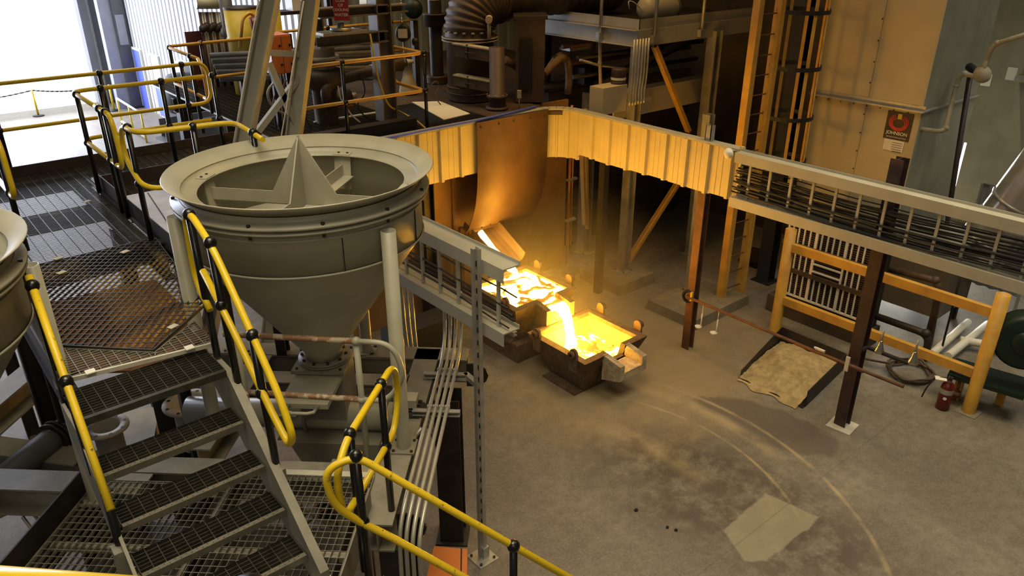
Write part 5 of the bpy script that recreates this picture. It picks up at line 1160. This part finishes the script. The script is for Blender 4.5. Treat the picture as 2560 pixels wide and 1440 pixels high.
# ribbed elbow and horizontal duct
el = thing('ribbed_elbow_duct', 'large ribbed exhaust elbow curving from the vessel into a horizontal duct', 'duct', V((vb.x, vb.y, zt)))
RD = RT*.82+FW*.57; RD.normalize()
bend = R+.1; ctr = V((vb.x, vb.y, zt+.1))+RD*bend
pts = [V((vb.x, vb.y, zt+.02)), V((vb.x, vb.y, zt+.1))]; rr = [R*1.02, R*.96]
NS = 22
for i in range(1, NS*2+1):
    a = PI-(PI/2)*i/(NS*2); pts.append(ctr+RD*math.cos(a)*bend+V((0, 0, math.sin(a)*bend))); rr.append(R*(.98 if i % 4 < 2 else 1.05))
b = MB(); b.tube(pts, rr, 28, False); b.build('elbow', 'darkbrown', el)
e0 = pts[-1]
b = MB(); n_ = 60; b.tube([e0+RD*(2.6*i/n_) for i in range(n_+1)], [R*(.86 if i % 4 < 2 else .9) for i in range(n_+1)], 28); b.build('horizontal_duct', 'darkbrown', el)
b = MB(); b.tube([e0, e0+RD*.06], R*1.08, 28); b.build('joint_flange', 'rust', el)
b = MB(); zl = zt+.09
for k in range(18): a = 2*PI*k/18; b.cbox((vb.x+math.cos(a)*R, vb.y+math.sin(a)*R, zl), .05, .05, .025, a)
b.build('weld_tabs', 'dusty', el)
# glowing sight glass
q = py_(1420, 8, 10.6); sgl = thing('sight_glass', 'amber glowing sight glass housing at the duct end', 'sight glass', q)
s_ = rad(q, 24); MB().box(q.x-s_, q.x+s_, q.y, q.y+.3, q.z-s_*.8, q.z+.4).build('glass', 'hotglass', sgl)
for x in (-s_*1.05, 0, s_*1.05): MB().box(q.x+x-.012, q.x+x+.012, q.y-.02, q.y, q.z-s_*.85, q.z+.4).build('frame_bar', 'rust', sgl)
MB().box(q.x-s_*1.15, q.x+s_*1.15, q.y-.03, q.y+.3, q.z-s_*.95, q.z-s_*.8).build('sill', 'rust', sgl); MB().box(q.x-.06, q.x+.06, q.y+.05, q.y+.25, ZB+.3, q.z-s_*.95).build('stand', 'darksteel', sgl)
# clamp frame with brown post
pb = onz(1243, 270); cf = thing('swing_clamp', 'brown swing clamp frame with round post in front of the vessel', 'clamp', pb)
r_ = rad(pb, 19); z0 = vz(pb, (1243, 240)); z1 = vz(pb, (1243, 118))
b = MB(); b.lathe(V((pb.x, pb.y, 0)), [(r_*1.15, L1), (r_*1.15, z0-.02), (r_*1.4, z0-.02), (r_*1.4, z0+.02), (r_, z0+.02), (r_, z1), (.001, z1)], 24); b.build('post', 'brownpost', cf)
b = MB(); b.lathe(V((pb.x, pb.y, L1)), [(r_*1.5, 0), (r_*1.5, .03), (r_, .03)], 24); b.build('base_flange', 'darkbrown', cf)
b = MB(); b.bolts([V((pb.x+math.cos(2*PI*k/8)*r_*1.28, pb.y+math.sin(2*PI*k/8)*r_*1.28, z0+.02)) for k in range(8)], .012, .015); b.build('flange_bolts', 'dusty', cf)
fz = V((vb.x, vb.y, 0))-FW*R*.97-RT*R*.55
for pa, pc in (((1130, 108), (1130, 138)), ((1130, 186), (1130, 212))):
    za, zc_ = vz(V((fz.x, fz.y, L1)), pa), vz(V((fz.x, fz.y, L1)), pc); zm = (za+zc_)/2; h = za-zc_
    A = V((fz.x, fz.y, zm)); B2 = V((pb.x, pb.y, zm-.05)); b = MB(); b.bar(A, B2, .14, h, UP); b.build('arm', 'darkbrown', cf)
    MB().bar(A+V((0, 0, h/2)), B2+V((0, 0, h/2)), .17, .02, UP).build('arm_top', 'dusty', cf)
    MB().tube([A.lerp(B2, .25)-FW*.09+V((0, 0, -h*.2)), A.lerp(B2, .25)-FW*.13, A.lerp(B2, .5)-FW*.13, A.lerp(B2, .5)-FW*.09+V((0, 0, -h*.2))], .008, 6).build('grab_handle', 'darksteel', cf)
    MB().cbox(A.lerp(B2, .3)-FW*.08-V((0, 0, h*.6)), .03, .03, h*1.2).build('hinge_pin', 'darksteel', cf)
# column with collar
cb = onz(1094, 205); cf = thing('electrode_column', 'dark pipe column with wide collar left of the vessel', 'column', cb); r_ = rad(cb, 16)
zA, zB_ = vz(cb, (1085, 65)), vz(cb, (1085, 36)); zC = vz(cb, (1092, 188))
b = MB(); b.lathe(V((cb.x, cb.y, 0)), [(r_*1.7, L1), (r_*1.7, zC-.03), (r_*1.8, zC), (r_*1.1, zC)], 24); b.build('pedestal', 'darkbrown', cf)
b = MB(); b.lathe(V((cb.x, cb.y, 0)), [(r_, zC-.02), (r_, 6.8)], 20); b.build('shaft', 'darksteel', cf)
b = MB(); b.lathe(V((cb.x, cb.y, 0)), [(r_, zA), (r_*1.75, zA), (r_*1.75, zB_), (r_*1.85, zB_), (r_*1.85, zB_+.015), (r_, zB_+.015)], 24); b.build('collar', 'darkbrown', cf)
b = MB(); b.lathe(V((cb.x, cb.y, zB_+.25)), [(r_*1.03, 0), (r_*1.03, .08)], 20); b.build('pale_band', 'greypaint', cf)
# hoses
q0 = onz(1270, 170, 4.0)
def vpt(px, py, y): return py_(px, py, y)
hy = vb.y-.3
for i, (pp_, lab, w) in enumerate((([(1262, 150), (1290, 165), (1305, 190), (1325, 204), (1350, 196), (1385, 160), (1405, 142), (1420, 150), (1424, 190), (1420, 235)], 'thick ribbed hose sagging across to the right of the vessel', 10),
     ([(1300, 245), (1320, 255), (1345, 235), (1360, 190), (1385, 150), (1405, 134), (1425, 140)], 'second grey hose rising behind the thick ribbed hose', 8))):
    pts = [vpt(x, y, hy+.1*i) for x, y in pp_]; sm = fillet(pts, .5, 4); b = MB()
    b.tube(sm, [rad(pts[0], w)*(1.0 if k % 2 else 1.06) for k in range(len(sm))], 10); t = thing('water_hose', lab, 'hose', pts[-1]); b.build('hose_body', 'hosetan', t)
    for k in (2, 4): MB().tube([pts[k], pts[k].lerp(pts[k+1], .3)], rad(pts[0], w+1.5), 12).build('hose_cuff', 'darksteel', t)
# dark cabinet column, small box on stalk, round caps
kb = onz(1325, 262); kd = thing('dark_cabinet', 'tall dark control cabinet behind the sagging hoses', 'cabinet', kb); w = rad(kb, 36); zt2 = vz(kb, (1325, 52))
d_ = math.atan2(RT.y, RT.x); kb2 = kb+FW*.5
MB().cbox((kb2.x, kb2.y, L1), w*2, .6, zt2-L1, d_).build('body', 'darkbrown', kd); MB().cbox((kb2.x, kb2.y, zt2), w*2.3, .7, .05, d_).build('top_cap', 'darksteel', kd)
f0 = kb2-FW*.31; MB().cbox((f0.x-RT.x*w*.3, f0.y-RT.y*w*.3, L1+.2), w*.9, .03, zt2-L1-.5, d_).build('door', 'blackmat', kd)
q = f0+V((0, 0, zt2-.25)); b = MB(); b.lathe(q-RT*w*.2, [(.05, 0), (.05, .03), (.001, .03)], 14, tuple(-FW)); b.build('dial', 'dusty', kd)
t = thing('pipe_ends', 'two round pale pipe ends side by side beneath the horizontal duct', 'pipes', py_(1290, 48, hy+.2))
for px in (1271, 1290): q = py_(px, 46, hy+.2); b = MB(); b.tube([q-FW*.02, q+FW*.5], rad(q, 8), 14); b.build('pipe', 'dusty', t)
q = py_(1222, 50, hy-.3); t = thing('pipe_end', 'single round pale pipe end under the elbow', 'pipe', q); b = MB(); b.tube([q-FW*.02, q+FW*.4], rad(q, 9), 14); b.build('pipe', 'dusty', t); MB().tube([q+FW*.1-V((0, 0, .05)), q+FW*.1-V((0, 0, .3))], .03, 8).build('drop_leg', 'dusty', t)
q = onz(1298, 272); t = thing('limit_switch', 'small grey switch box on a thin stalk at the hood edge', 'switch', q); zz = vz(q, (1298, 225)); MB().tube([q, V((q.x, q.y, zz))], .014, 6).build('stalk', 'greypaint', t); MB().cbox((q.x, q.y, vz(q, (1298, 245))), .07, .06, .12, d_).build('box', 'greypaint', t)
# steel frame left of the vessel
cb = onz(968, 300); fx_ = thing('steel_gantry', 'dark steel frame of heavy beams around the furnace pipes', 'steel frame', cb)
cw_ = rad(cb, 20); b = MB(); b.ibeam((cb.x, cb.y, L1), (cb.x, cb.y, 7.4), cw_*2, cw_*2, (1, 0, 0), .02); b.build('column', 'gantry', fx_)
for pa, pc, wd in (((790, 95), (962, 98), 13), ((790, 35), (960, 20), 11), ((960, 20), (1010, 20), 9)):
    A = py_(pa[0], pa[1], cb.y); B2 = py_(pc[0], pc[1], cb.y); z = (A.z+B2.z)/2
    b = MB(); b.ibeam((A.x, cb.y, z), (B2.x, cb.y, z), .22, rad(cb, wd)*2, UP, .018); b.build('beam', 'gantry', fx_)
c2 = onz(800, 335); 
b = MB(); xx = py_(785, 60, cb.y+.6).x; b.ibeam((xx, cb.y+.6, L1), (xx, cb.y+.6, 7.4), .2, .2, (1, 0, 0), .016); b.build('column', 'gantry', fx_)
# hanging sign
A = py_(833, -12, cb.y-.25); B2 = py_(871, 50, cb.y-.25); ws = (B2.x-A.x)/2; cxs = (A.x+B2.x)/2; yS = cb.y-.25
zs1, zs0 = A.z, B2.z
sn = thing('warning_sign', 'red hanging sign reading LOSS OF COOLING WATER', 'sign', (cxs, yS, zs0))
# the sign hangs facing the aisle
nF = -FW; SN = RT
c_s = V((cxs, yS, 0)); hw_ = rad(c_s+V((0, 0, 5)), 19)
def onsign(u, v, o=0.0): return c_s+SN*u+nF*o+V((0, 0, zs0+(zs1-zs0)*v))
b = MB(); b.prism([onsign(-hw_, 0), onsign(hw_, 0), onsign(hw_, 1), onsign(-hw_, 1)], nF*.012); b.build('panel', 'red', sn)
for s_t, v in (('LOSS', .78), ('OF', .60), ('COOLING', .42), ('WATER', .22)):
    txt(s_t, onsign(0, v, .014), hw_*(.52 if s_t != 'COOLING' else .46), 'white', sn, dirx=tuple(SN), bold=True)
for u in (-hw_*.8, hw_*.8): MB().tube([onsign(u, .98, .006), onsign(u, 1.5, .006)], .006, 5).build('hanger', 'galv', sn)
# orange cabinet
q = py_(700, 150, 10.6); A = py_(672, 90, 10.6); B2 = py_(738, 195, 10.6); oc = thing('orange_cabinet', 'orange double-door electrical cabinet behind the leaning steel legs', 'cabinet', V((q.x, q.y, B2.z)))
x0, x1, zlo, zhi = A.x, B2.x, B2.z+.08, A.z
wdt = x1-x0
MB().box(x0, x1, 10.6, 11.0, zlo, zhi).build('body', 'orange', oc)
for k, (u0, u1, v0, v1) in enumerate(((.03, .5, .52, .97), (.53, .97, .52, .97), (.03, .5, .03, .48), (.53, .97, .03, .48))):
    d = MB().box(x0+wdt*u0, x0+wdt*u1, 10.58, 10.6, zlo+(zhi-zlo)*v0, zlo+(zhi-zlo)*v1).build('door', 'orange', oc)
    MB().box(x0+wdt*(u1-.12), x0+wdt*(u1-.05), 10.565, 10.58, zlo+(zhi-zlo)*(v0+.18), zlo+(zhi-zlo)*(v0+.24)).build('latch', 'blackmat', d)
for x in (x0+.05, x1-.05): MB().box(x-.03, x+.03, 10.7, 10.76, L1, zlo).build('leg', 'darksteel', oc)
for k in range(7): q = V((x0+.06+.05*k, 10.72, zlo)); MB().tube(fillet([q, q-V((0, 0, .2)), q+V((-.1+.03*k, .0, -.5)), V((q.x-.05, q.y+.05, L1+.02))], .12), .011, 6).build('cable', 'cable' if k % 2 else 'hose', oc)
# leaning crane legs with cross bracing
AY = 8.95
af = thing('leaning_frame', 'pair of tall grey leaning steel legs with cross bracing behind the hopper', 'steel frame', (4.0, AY, 0))
def apt(px, py): return py_(px, py, AY)
def ext(A, B2, z): return A+(B2-A)*((z-A.z)/(B2.z-A.z))
for (a, c_, m_) in (((676, 0), (614, 335), 'greypaint'), ((777, 0), (737, 324), 'greypaint')):
    A, B2 = apt(*a), apt(*c_); top = ext(A, B2, 7.6); bot = ext(A, B2, 0.0)
    b = MB(); b.ibeam(bot, top, .17, .17, tuple(D2), .018); b.build('leg', 'greypaint', af)
for a, c_ in (((676, 140), (748, 143)), ((668, 160), (735, 315)), ((745, 190), (642, 325))):
    b = MB(); b.angle(apt(*a), apt(*c_), .07, .01, (0, 1, 0)); b.build('brace', 'greypaint', af)
for a, c_ in (((632, 0), (575, 330)), ((745, 0), (690, 335))):
    tag(MB().tube([apt(*a)-V((0, .15, 0)), ext(apt(*a), apt(*c_), 3.3)-V((0, .15, 0))], .008, 5).build('hoist_rope', 'white'), 'thin pale rope left of the %s leaning leg' % ('first' if a[0] < 700 else 'second'), 'rope')
# heavy pipe and valves between the beams
yP = cb.y+.15
t = thing('water_main', 'thick dusty water main with an elbow behind the deck railing', 'pipe', py_(810, 200, yP))
MB().tube(fillet([py_(818, 255, yP), py_(812, 222, yP), py_(850, 200, yP+.1), py_(930, 178, yP+.3), py_(1010, 156, yP+.6)], .15, 6), rad(py_(850, 200, yP), 13), 14).build('main', 'darkbrown', t)
for px, py in ((925, 180),): q = py_(px, py, yP+.28); b = MB(); b.tube([q, q+(py_(940, 176, yP+.33)-q)], rad(q, 17), 16); b.build('flange', 'dusty', t)
t = thing('pump_base', 'round dusty pump casing under the beam frame', 'pump', onz(810, 260)); q = py_(808, 190, yP+.3); b = MB(); b.lathe(V((q.x, q.y, 0)), [(.16, L1), (.18, q.z-.2), (.3, q.z-.12), (.34, q.z), (.3, q.z+.08), (.2, q.z+.12), (.2, q.z+.4), (.001, q.z+.42)], 22); b.build('casing', 'darkbrown', t)
b = MB(); b.lathe(V((q.x, q.y, q.z+.25)), [(.26, 0), (.26, .04), (.2, .04)], 22); b.build('flange', 'dusty', t)
t = thing('angle_valve', 'dusty angle valve standing beside the corner railing post', 'valve', onz(1022, 235)); q = onz(1022, 232); b = MB(); z2 = vz(q, (1022, 150)); r_ = rad(q, 11)
b.lathe(V((q.x, q.y, 0)), [(r_*2.2, L1), (r_*2.0, L1+.12), (r_*1.1, L1+.3), (r_, z2-.05), (r_*1.5, z2-.05), (r_*1.5, z2), (.001, z2)], 18); b.build('body', 'dusty', t); b = MB(); b.tube([V((q.x, q.y, z2-.12)), V((q.x, q.y, z2-.12))-RT*.3], r_*.9, 12); b.build('branch', 'darkbrown', t)
# retractable block on chain
q = py_(1008, 85, cb.y); t = thing('hoist_block', 'dark rounded hoist block with white label hanging on a chain', 'hoist', q)
b = MB(); r_ = rad(q, 19); b.lathe(q, [(.001, -.06), (r_*.8, -.06), (r_, -.03), (r_, .03), (r_*.8, .06), (.001, .06)], 20, tuple(-FW)); b.v = [v if v.z < q.z else V((v.x, v.y, q.z+(v.z-q.z)*1.35)) for v in b.v]; b.build('housing', 'blackmat', t)
lp = q-FW*.064; MB().cbox((lp.x, lp.y, lp.z-.05), .14, .006, .13, d_).build('label', 'white', t)
b = MB()
for k in range(12): b.tube([q+V((0, 0, r_*1.3+.05*k)), q+V((0.0, 0, r_*1.3+.05*k+.045))], .012 if k % 2 else .006, 6)
b.build('chain', 'galv', t); MB().tube([q-V((0, 0, r_)), q-V((0, 0, r_+.3))], .014, 6).build('hook_line', 'galv', t); MB().sph(q+V((.14, -.1, -r_)), .06, 10).build('latch', 'blackmat', t)
t = thing('green_fan', 'dark green round fan housing high behind the hoist block', 'fan', py_(1033, 25, 12.2)); q = py_(1033, 22, 12.2); b = MB(); b.lathe(q, [(.001, -.1), (rad(q, 22), -.1), (rad(q, 24), 0), (rad(q, 22), .1), (.001, .1)], 22, tuple(-FW)); b.build('housing', 'green', t); MB().cbox((q.x, q.y, L1), .1, .1, q.z-L1-.2).build('stand', 'darksteel', t)
# yellow lanyard rope from the beam to the deck corner
tag(MB().tube(fillet([py_(925, 85, cb.y-.2), py_(945, 200, cb.y-.2), py_(970, 265, cb.y-.3), onz(1010, 284), onz(1040, 300), onz(1065, 322)], .3, 5), .014, 6).build('safety_rope', 'yellowbin'), 'thin yellow cord dropping from the beam to the hood edge', 'cord')
# pipe bundle, drums and bins on the left part of the deck
pb_ = thing('pipe_bundle', 'stack of long horizontal grey pipes behind the deck railing', 'pipes', py_(570, 190, 13.0))
for k in range(9):
    A = py_(525+3*k, 140+7*k, 13.2); B2 = A+V((2.6, -.9, -.02*k)); MB().tube([A, B2], .05, 8).build('pipe', 'galv' if k % 2 else 'coldark', pb_)
for x in (.4, 1.8): q = py_(540, 200, 13.2)+V((x, -.3, 0)); MB().cbox((q.x, q.y+.2, L1), .08, .08, q.z-L1).build('support', 'darksteel', pb_)
vp = thing('pipe_manifold', 'bank of thin vertical pipes with valves on the corrugated wall', 'pipes', py_(530, 120, 14.5))
for k in range(11):
    A = py_(498+6.0*k, 30, 14.5); MB().tube([A, V((A.x, A.y, L1-.3))], .022, 6).build('pipe', 'conduit' if k % 3 else 'maroon', vp)
    MB().sph((A.x, A.y-.03, A.z-.28+.02*(k % 3)), .07, 8).build('valve', 'darksteel', vp)
A, B2 = py_(488, 8, 14.5), py_(545, 8, 14.5); MB().tube([A, B2], .1, 10).build('header_pipe', 'greypaint', vp); q = py_(545, 60, 14.6); MB().box(q.x-.6, q.x+.5, 14.65, 14.7, L1-.2, q.z-.1).build('back_panel', 'maroon', vp)
pipe('grey_downpipe', 'grey downpipe with elbow beside the pipe manifold', [py_(560, -20, 14), py_(575, 90, 14), py_(600, 112, 13.8), py_(650, 125, 13.4)], .11, 'coldark')
for i, (px, lab) in enumerate(((612, 'yellow drum nearest the grey downpipe'), (668, 'yellow drum between the leaning legs'))):
    q = py_(px, 100, 13.6); t = thing('yellow_drum', lab, 'drum', V((q.x, q.y, L1)), 'yellow drums'); b = MB(); zt3 = py_(px, 20, 13.6).z; b.lathe(V((q.x, q.y, 0)), [(.001, L1), (.28, L1), (.28, zt3-.5), (.3, zt3-.48), (.28, zt3-.46), (.28, zt3), (.001, zt3)], 20); b.build('shell', 'yellowbin', t)
    b = MB(); b.lathe(V((q.x, q.y, zt3)), [(.285, 0), (.285, .03), (.001, .03)], 20); b.build('lid', 'darksteel', t)
q = py_(655, 60, 13.0); t = thing('red_canister', 'dark red canister between drum and leaning leg', 'canister', q); b = MB(); b.lathe(q, [(.001, -.18), (.12, -.18), (.14, -.14), (.14, .14), (.12, .18), (.001, .18)], 16, (1, -.3, .1)); b.build('body', 'extred', t); MB().cbox((q.x, q.y, L1), .06, .06, q.z-L1-.12).build('stand', 'darksteel', t)
q = pz(478, 300, .0); t = thing('black_tub', 'black rounded tub with white label beyond the left railings', 'tub', pz(478, 282, 1.5)); q = pz(475, 275, 1.2); b = MB(); b.lathe((q.x, q.y, 1.2), [(.001, 0), (.55, 0), (.65, .3), (.62, .8), (.45, 1.0), (.001, 1.05)], 24); b.build('shell', 'blackmat', t)
MB().cbox((q.x-.3, q.y-.56, 1.7), .16, .01, .12, -.4).build('label', 'white', t); MB().cbox((q.x, q.y, 0), 1.0, 1.0, 1.2, .3).build('stand', 'coldark', t)
q = pz(500, 330, 1.6); t = thing('grey_trough', 'grey open steel trough below the cross walkway', 'trough', (q.x, q.y, 0))
MB().cbox((q.x, q.y, 1.5), 1.6, .04, .4, .1).build('side', 'coldark', t); MB().cbox((q.x+.1, q.y+.7, 1.5), 1.6, .04, .4, .1).build('side', 'coldark', t); MB().cbox((q.x, q.y+.35, 1.45), 1.6, .74, .05, .1).build('bottom', 'coldark', t)
for dx in (-.6, .6): MB().cbox((q.x+dx, q.y+.35, 0), .1, .1, 1.45).build('leg', 'darksteel', t)
q = pz(438, 330, .0); t = thing('yellow_bucket', 'small yellow bucket on the aisle floor below the railings', 'bucket', pz(440, 335, 0)); q = pz(440, 335, 0); b = MB(); b.lathe((q.x, q.y, 0), [(.001, 0), (.13, 0), (.16, .34), (.15, .34), (.12, .03), (.001, .03)], 18); b.build('pail', 'yellowbin', t)
# cabinet cluster behind: dark shelves seen through the frame
t = thing('rear_rack', 'dark rear rack of instruments seen through the steel frame', 'rack', (7.2, 14.2, L1))
for x in (6.2, 7.3, 8.4): MB().box(x, x+.08, 14.2, 14.28, L1, 6.0).build('upright', 'darksteel', t)
for z in (3.8, 4.5, 5.2): MB().box(6.2, 8.48, 14.1, 14.5, z, z+.06).build('shelf', 'darksteel', t)
for k in range(8): MB().box(6.3+.26*k, 6.48+.26*k, 14.12, 14.4, (3.86, 4.56, 5.26)[k % 3], (3.86, 4.56, 5.26)[k % 3]+.3+.05*(k % 2)).build('instrument', ('blackmat', 'white', 'coldark', 'yellowbin')[k % 4], t)
# odds and ends on the deck
tag(MB().tube([onz(785, 306), onz(962, 279)], .022, 8).build('white_bar', 'white'), 'long white bar lying on the deck grating behind the railing', 'bar')
t = thing('kick_box', 'long black boxed edge beam along the deck above the hood', 'edge beam', (5.4, 9.32, 3.3)); MB().box(4.3, 6.1, 9.42, 9.56, L1, L1+.16).build('box', 'blackmat', t); MB().box(4.3, 6.1, 9.4, 9.58, L1+.16, L1+.17).build('lid', 'darksteel', t)
for i, (pp_, r_, m_, lab) in enumerate((
    ([(976, 118), (972, 150), (985, 200), (1005, 212), (1050, 228)], .02, 'yellowold', 'yellow bent guard pipe beside the gantry column'),
    ([(845, 215), (850, 245), (862, 262), (880, 290)], .012, 'white', 'thin pale cable hanging in front of the water main'),
    ([(905, 190), (915, 235), (890, 262), (905, 285)], .01, 'cable', 'thin black cable looping beside the gantry column'),
    ([(690, 200), (668, 225), (672, 255), (700, 282), (735, 290)], .018, 'galv', 'grey cable loop below the orange cabinet'),
    ([(715, 200), (705, 230), (720, 262), (752, 270)], .016, 'hose', 'brown cable loop below the orange cabinet'),
    ([(1075, 215), (1090, 200), (1100, 214), (1085, 240)], .009, 'hose', 'thin wire curled at the vessel foot'),
    ([(600, 120), (606, 45), (625, 30), (640, 45)], .03, 'yellowold', 'curved yellow pipe hook beside the yellow drum'))):
    y_ = 10.3 if i < 6 else 12.9
    pts = [py_(x, y, y_+.05*i) for x, y in pp_]+([V((py_(*pp_[-1], y_+.05*i).x+.1, y_+.05*i-.05, L1+.012))] if 0 < i < 6 else []); tag(MB().tube(fillet(pts, .3, 5), r_, 8).build('loose_line', m_), lab, 'cable' if i not in (0, 6) else 'pipe')
t = thing('small_motor', 'dusty small motor lying under the water main', 'motor', onz(850, 272)); q = onz(850, 268); b = MB(); b.tube([q+V((-.2, 0, .14)), q+V((.2, .05, .14))], .13, 16); b.build('body', 'darksteel', t); b = MB(); b.tube([q+V((.2, .05, .14)), q+V((.34, .07, .14))], .05, 10); b.build('shaft', 'galv', t); MB().cbox(q+V((0, 0, 0)), .4, .24, .03, 0).build('foot', 'rust', t)
t = thing('bolted_flange', 'pale round bolted flange standing on the beam below the sign', 'flange', py_(855, 78, cb.y)); q = py_(852, 75, cb.y); b = MB(); b.lathe(q, [(.001, .1), (.05, .1), (.05, .03), (.15, .03), (.15, 0), (.001, 0)], 20); b.build('disc', 'galv', t); MB().cbox(q-V((0, 0, .05)), .7, .3, .04, 0).build('seat_plate', 'galv', t)
# floor debris
for i, (px, py, lab) in enumerate(((1590, 1277, 'largest dark lump on the worn floor'), (1668, 1320, 'left of the two small dark lumps on the worn floor'), (1690, 1327, 'right of the two small dark lumps on the worn floor'))):
    q = pz(px, py, 0); b = MB(); b.sph(q+V((0, 0, .014)), .018 if i else .022, 7, .7); rnd = random.Random(i); b.v = [v+V((rnd.uniform(-.006, .006), rnd.uniform(-.006, .006), 0)) for v in b.v]; tag(b.build('floor_lump', 'lumpdark'), lab, 'lump')
# ------------------------------------------------------------------ thin warm fume hanging over the pouring bay
def fume():
    m = bpy.data.materials.new('fume'); m.use_nodes = True; nt = m.node_tree; N = nt.nodes; L = nt.links
    N.remove(N['Principled BSDF']); vs = N.new('ShaderNodeVolumeScatter'); vs.inputs['Color'].default_value = (.95, .82, .6, 1); vs.inputs['Anisotropy'].default_value = .2
    g = N.new('ShaderNodeTexCoord'); mp = N.new('ShaderNodeMapping'); mp.vector_type = 'TEXTURE'
    mp.inputs['Location'].default_value = (0, 0, -.35); mp.inputs['Scale'].default_value = (2.3, 2.1, 2.0)
    L.new(g.outputs['Object'], mp.inputs['Vector']); le = N.new('ShaderNodeVectorMath'); le.operation = 'LENGTH'; L.new(mp.outputs[0], le.inputs[0])
    mr = N.new('ShaderNodeMapRange'); mr.inputs[1].default_value = 1.0; mr.inputs[2].default_value = .2; mr.inputs[3].default_value = 0; mr.inputs[4].default_value = FUME
    L.new(le.outputs['Value'], mr.inputs[0]); L.new(mr.outputs[0], vs.inputs['Density']); L.new(vs.outputs[0], N['Material Output'].inputs['Volume'])
    M['fume'] = m
FUME = .085
fume()
o = MB().box(5.7, 10.3, 5.9, 9.85, .02, 2.5).build('fume_haze', 'fume', loc=(7.6, 8.0, .9)); stuff(o); tag(o, 'thin warm fume haze glowing over the hot moulds', 'haze')
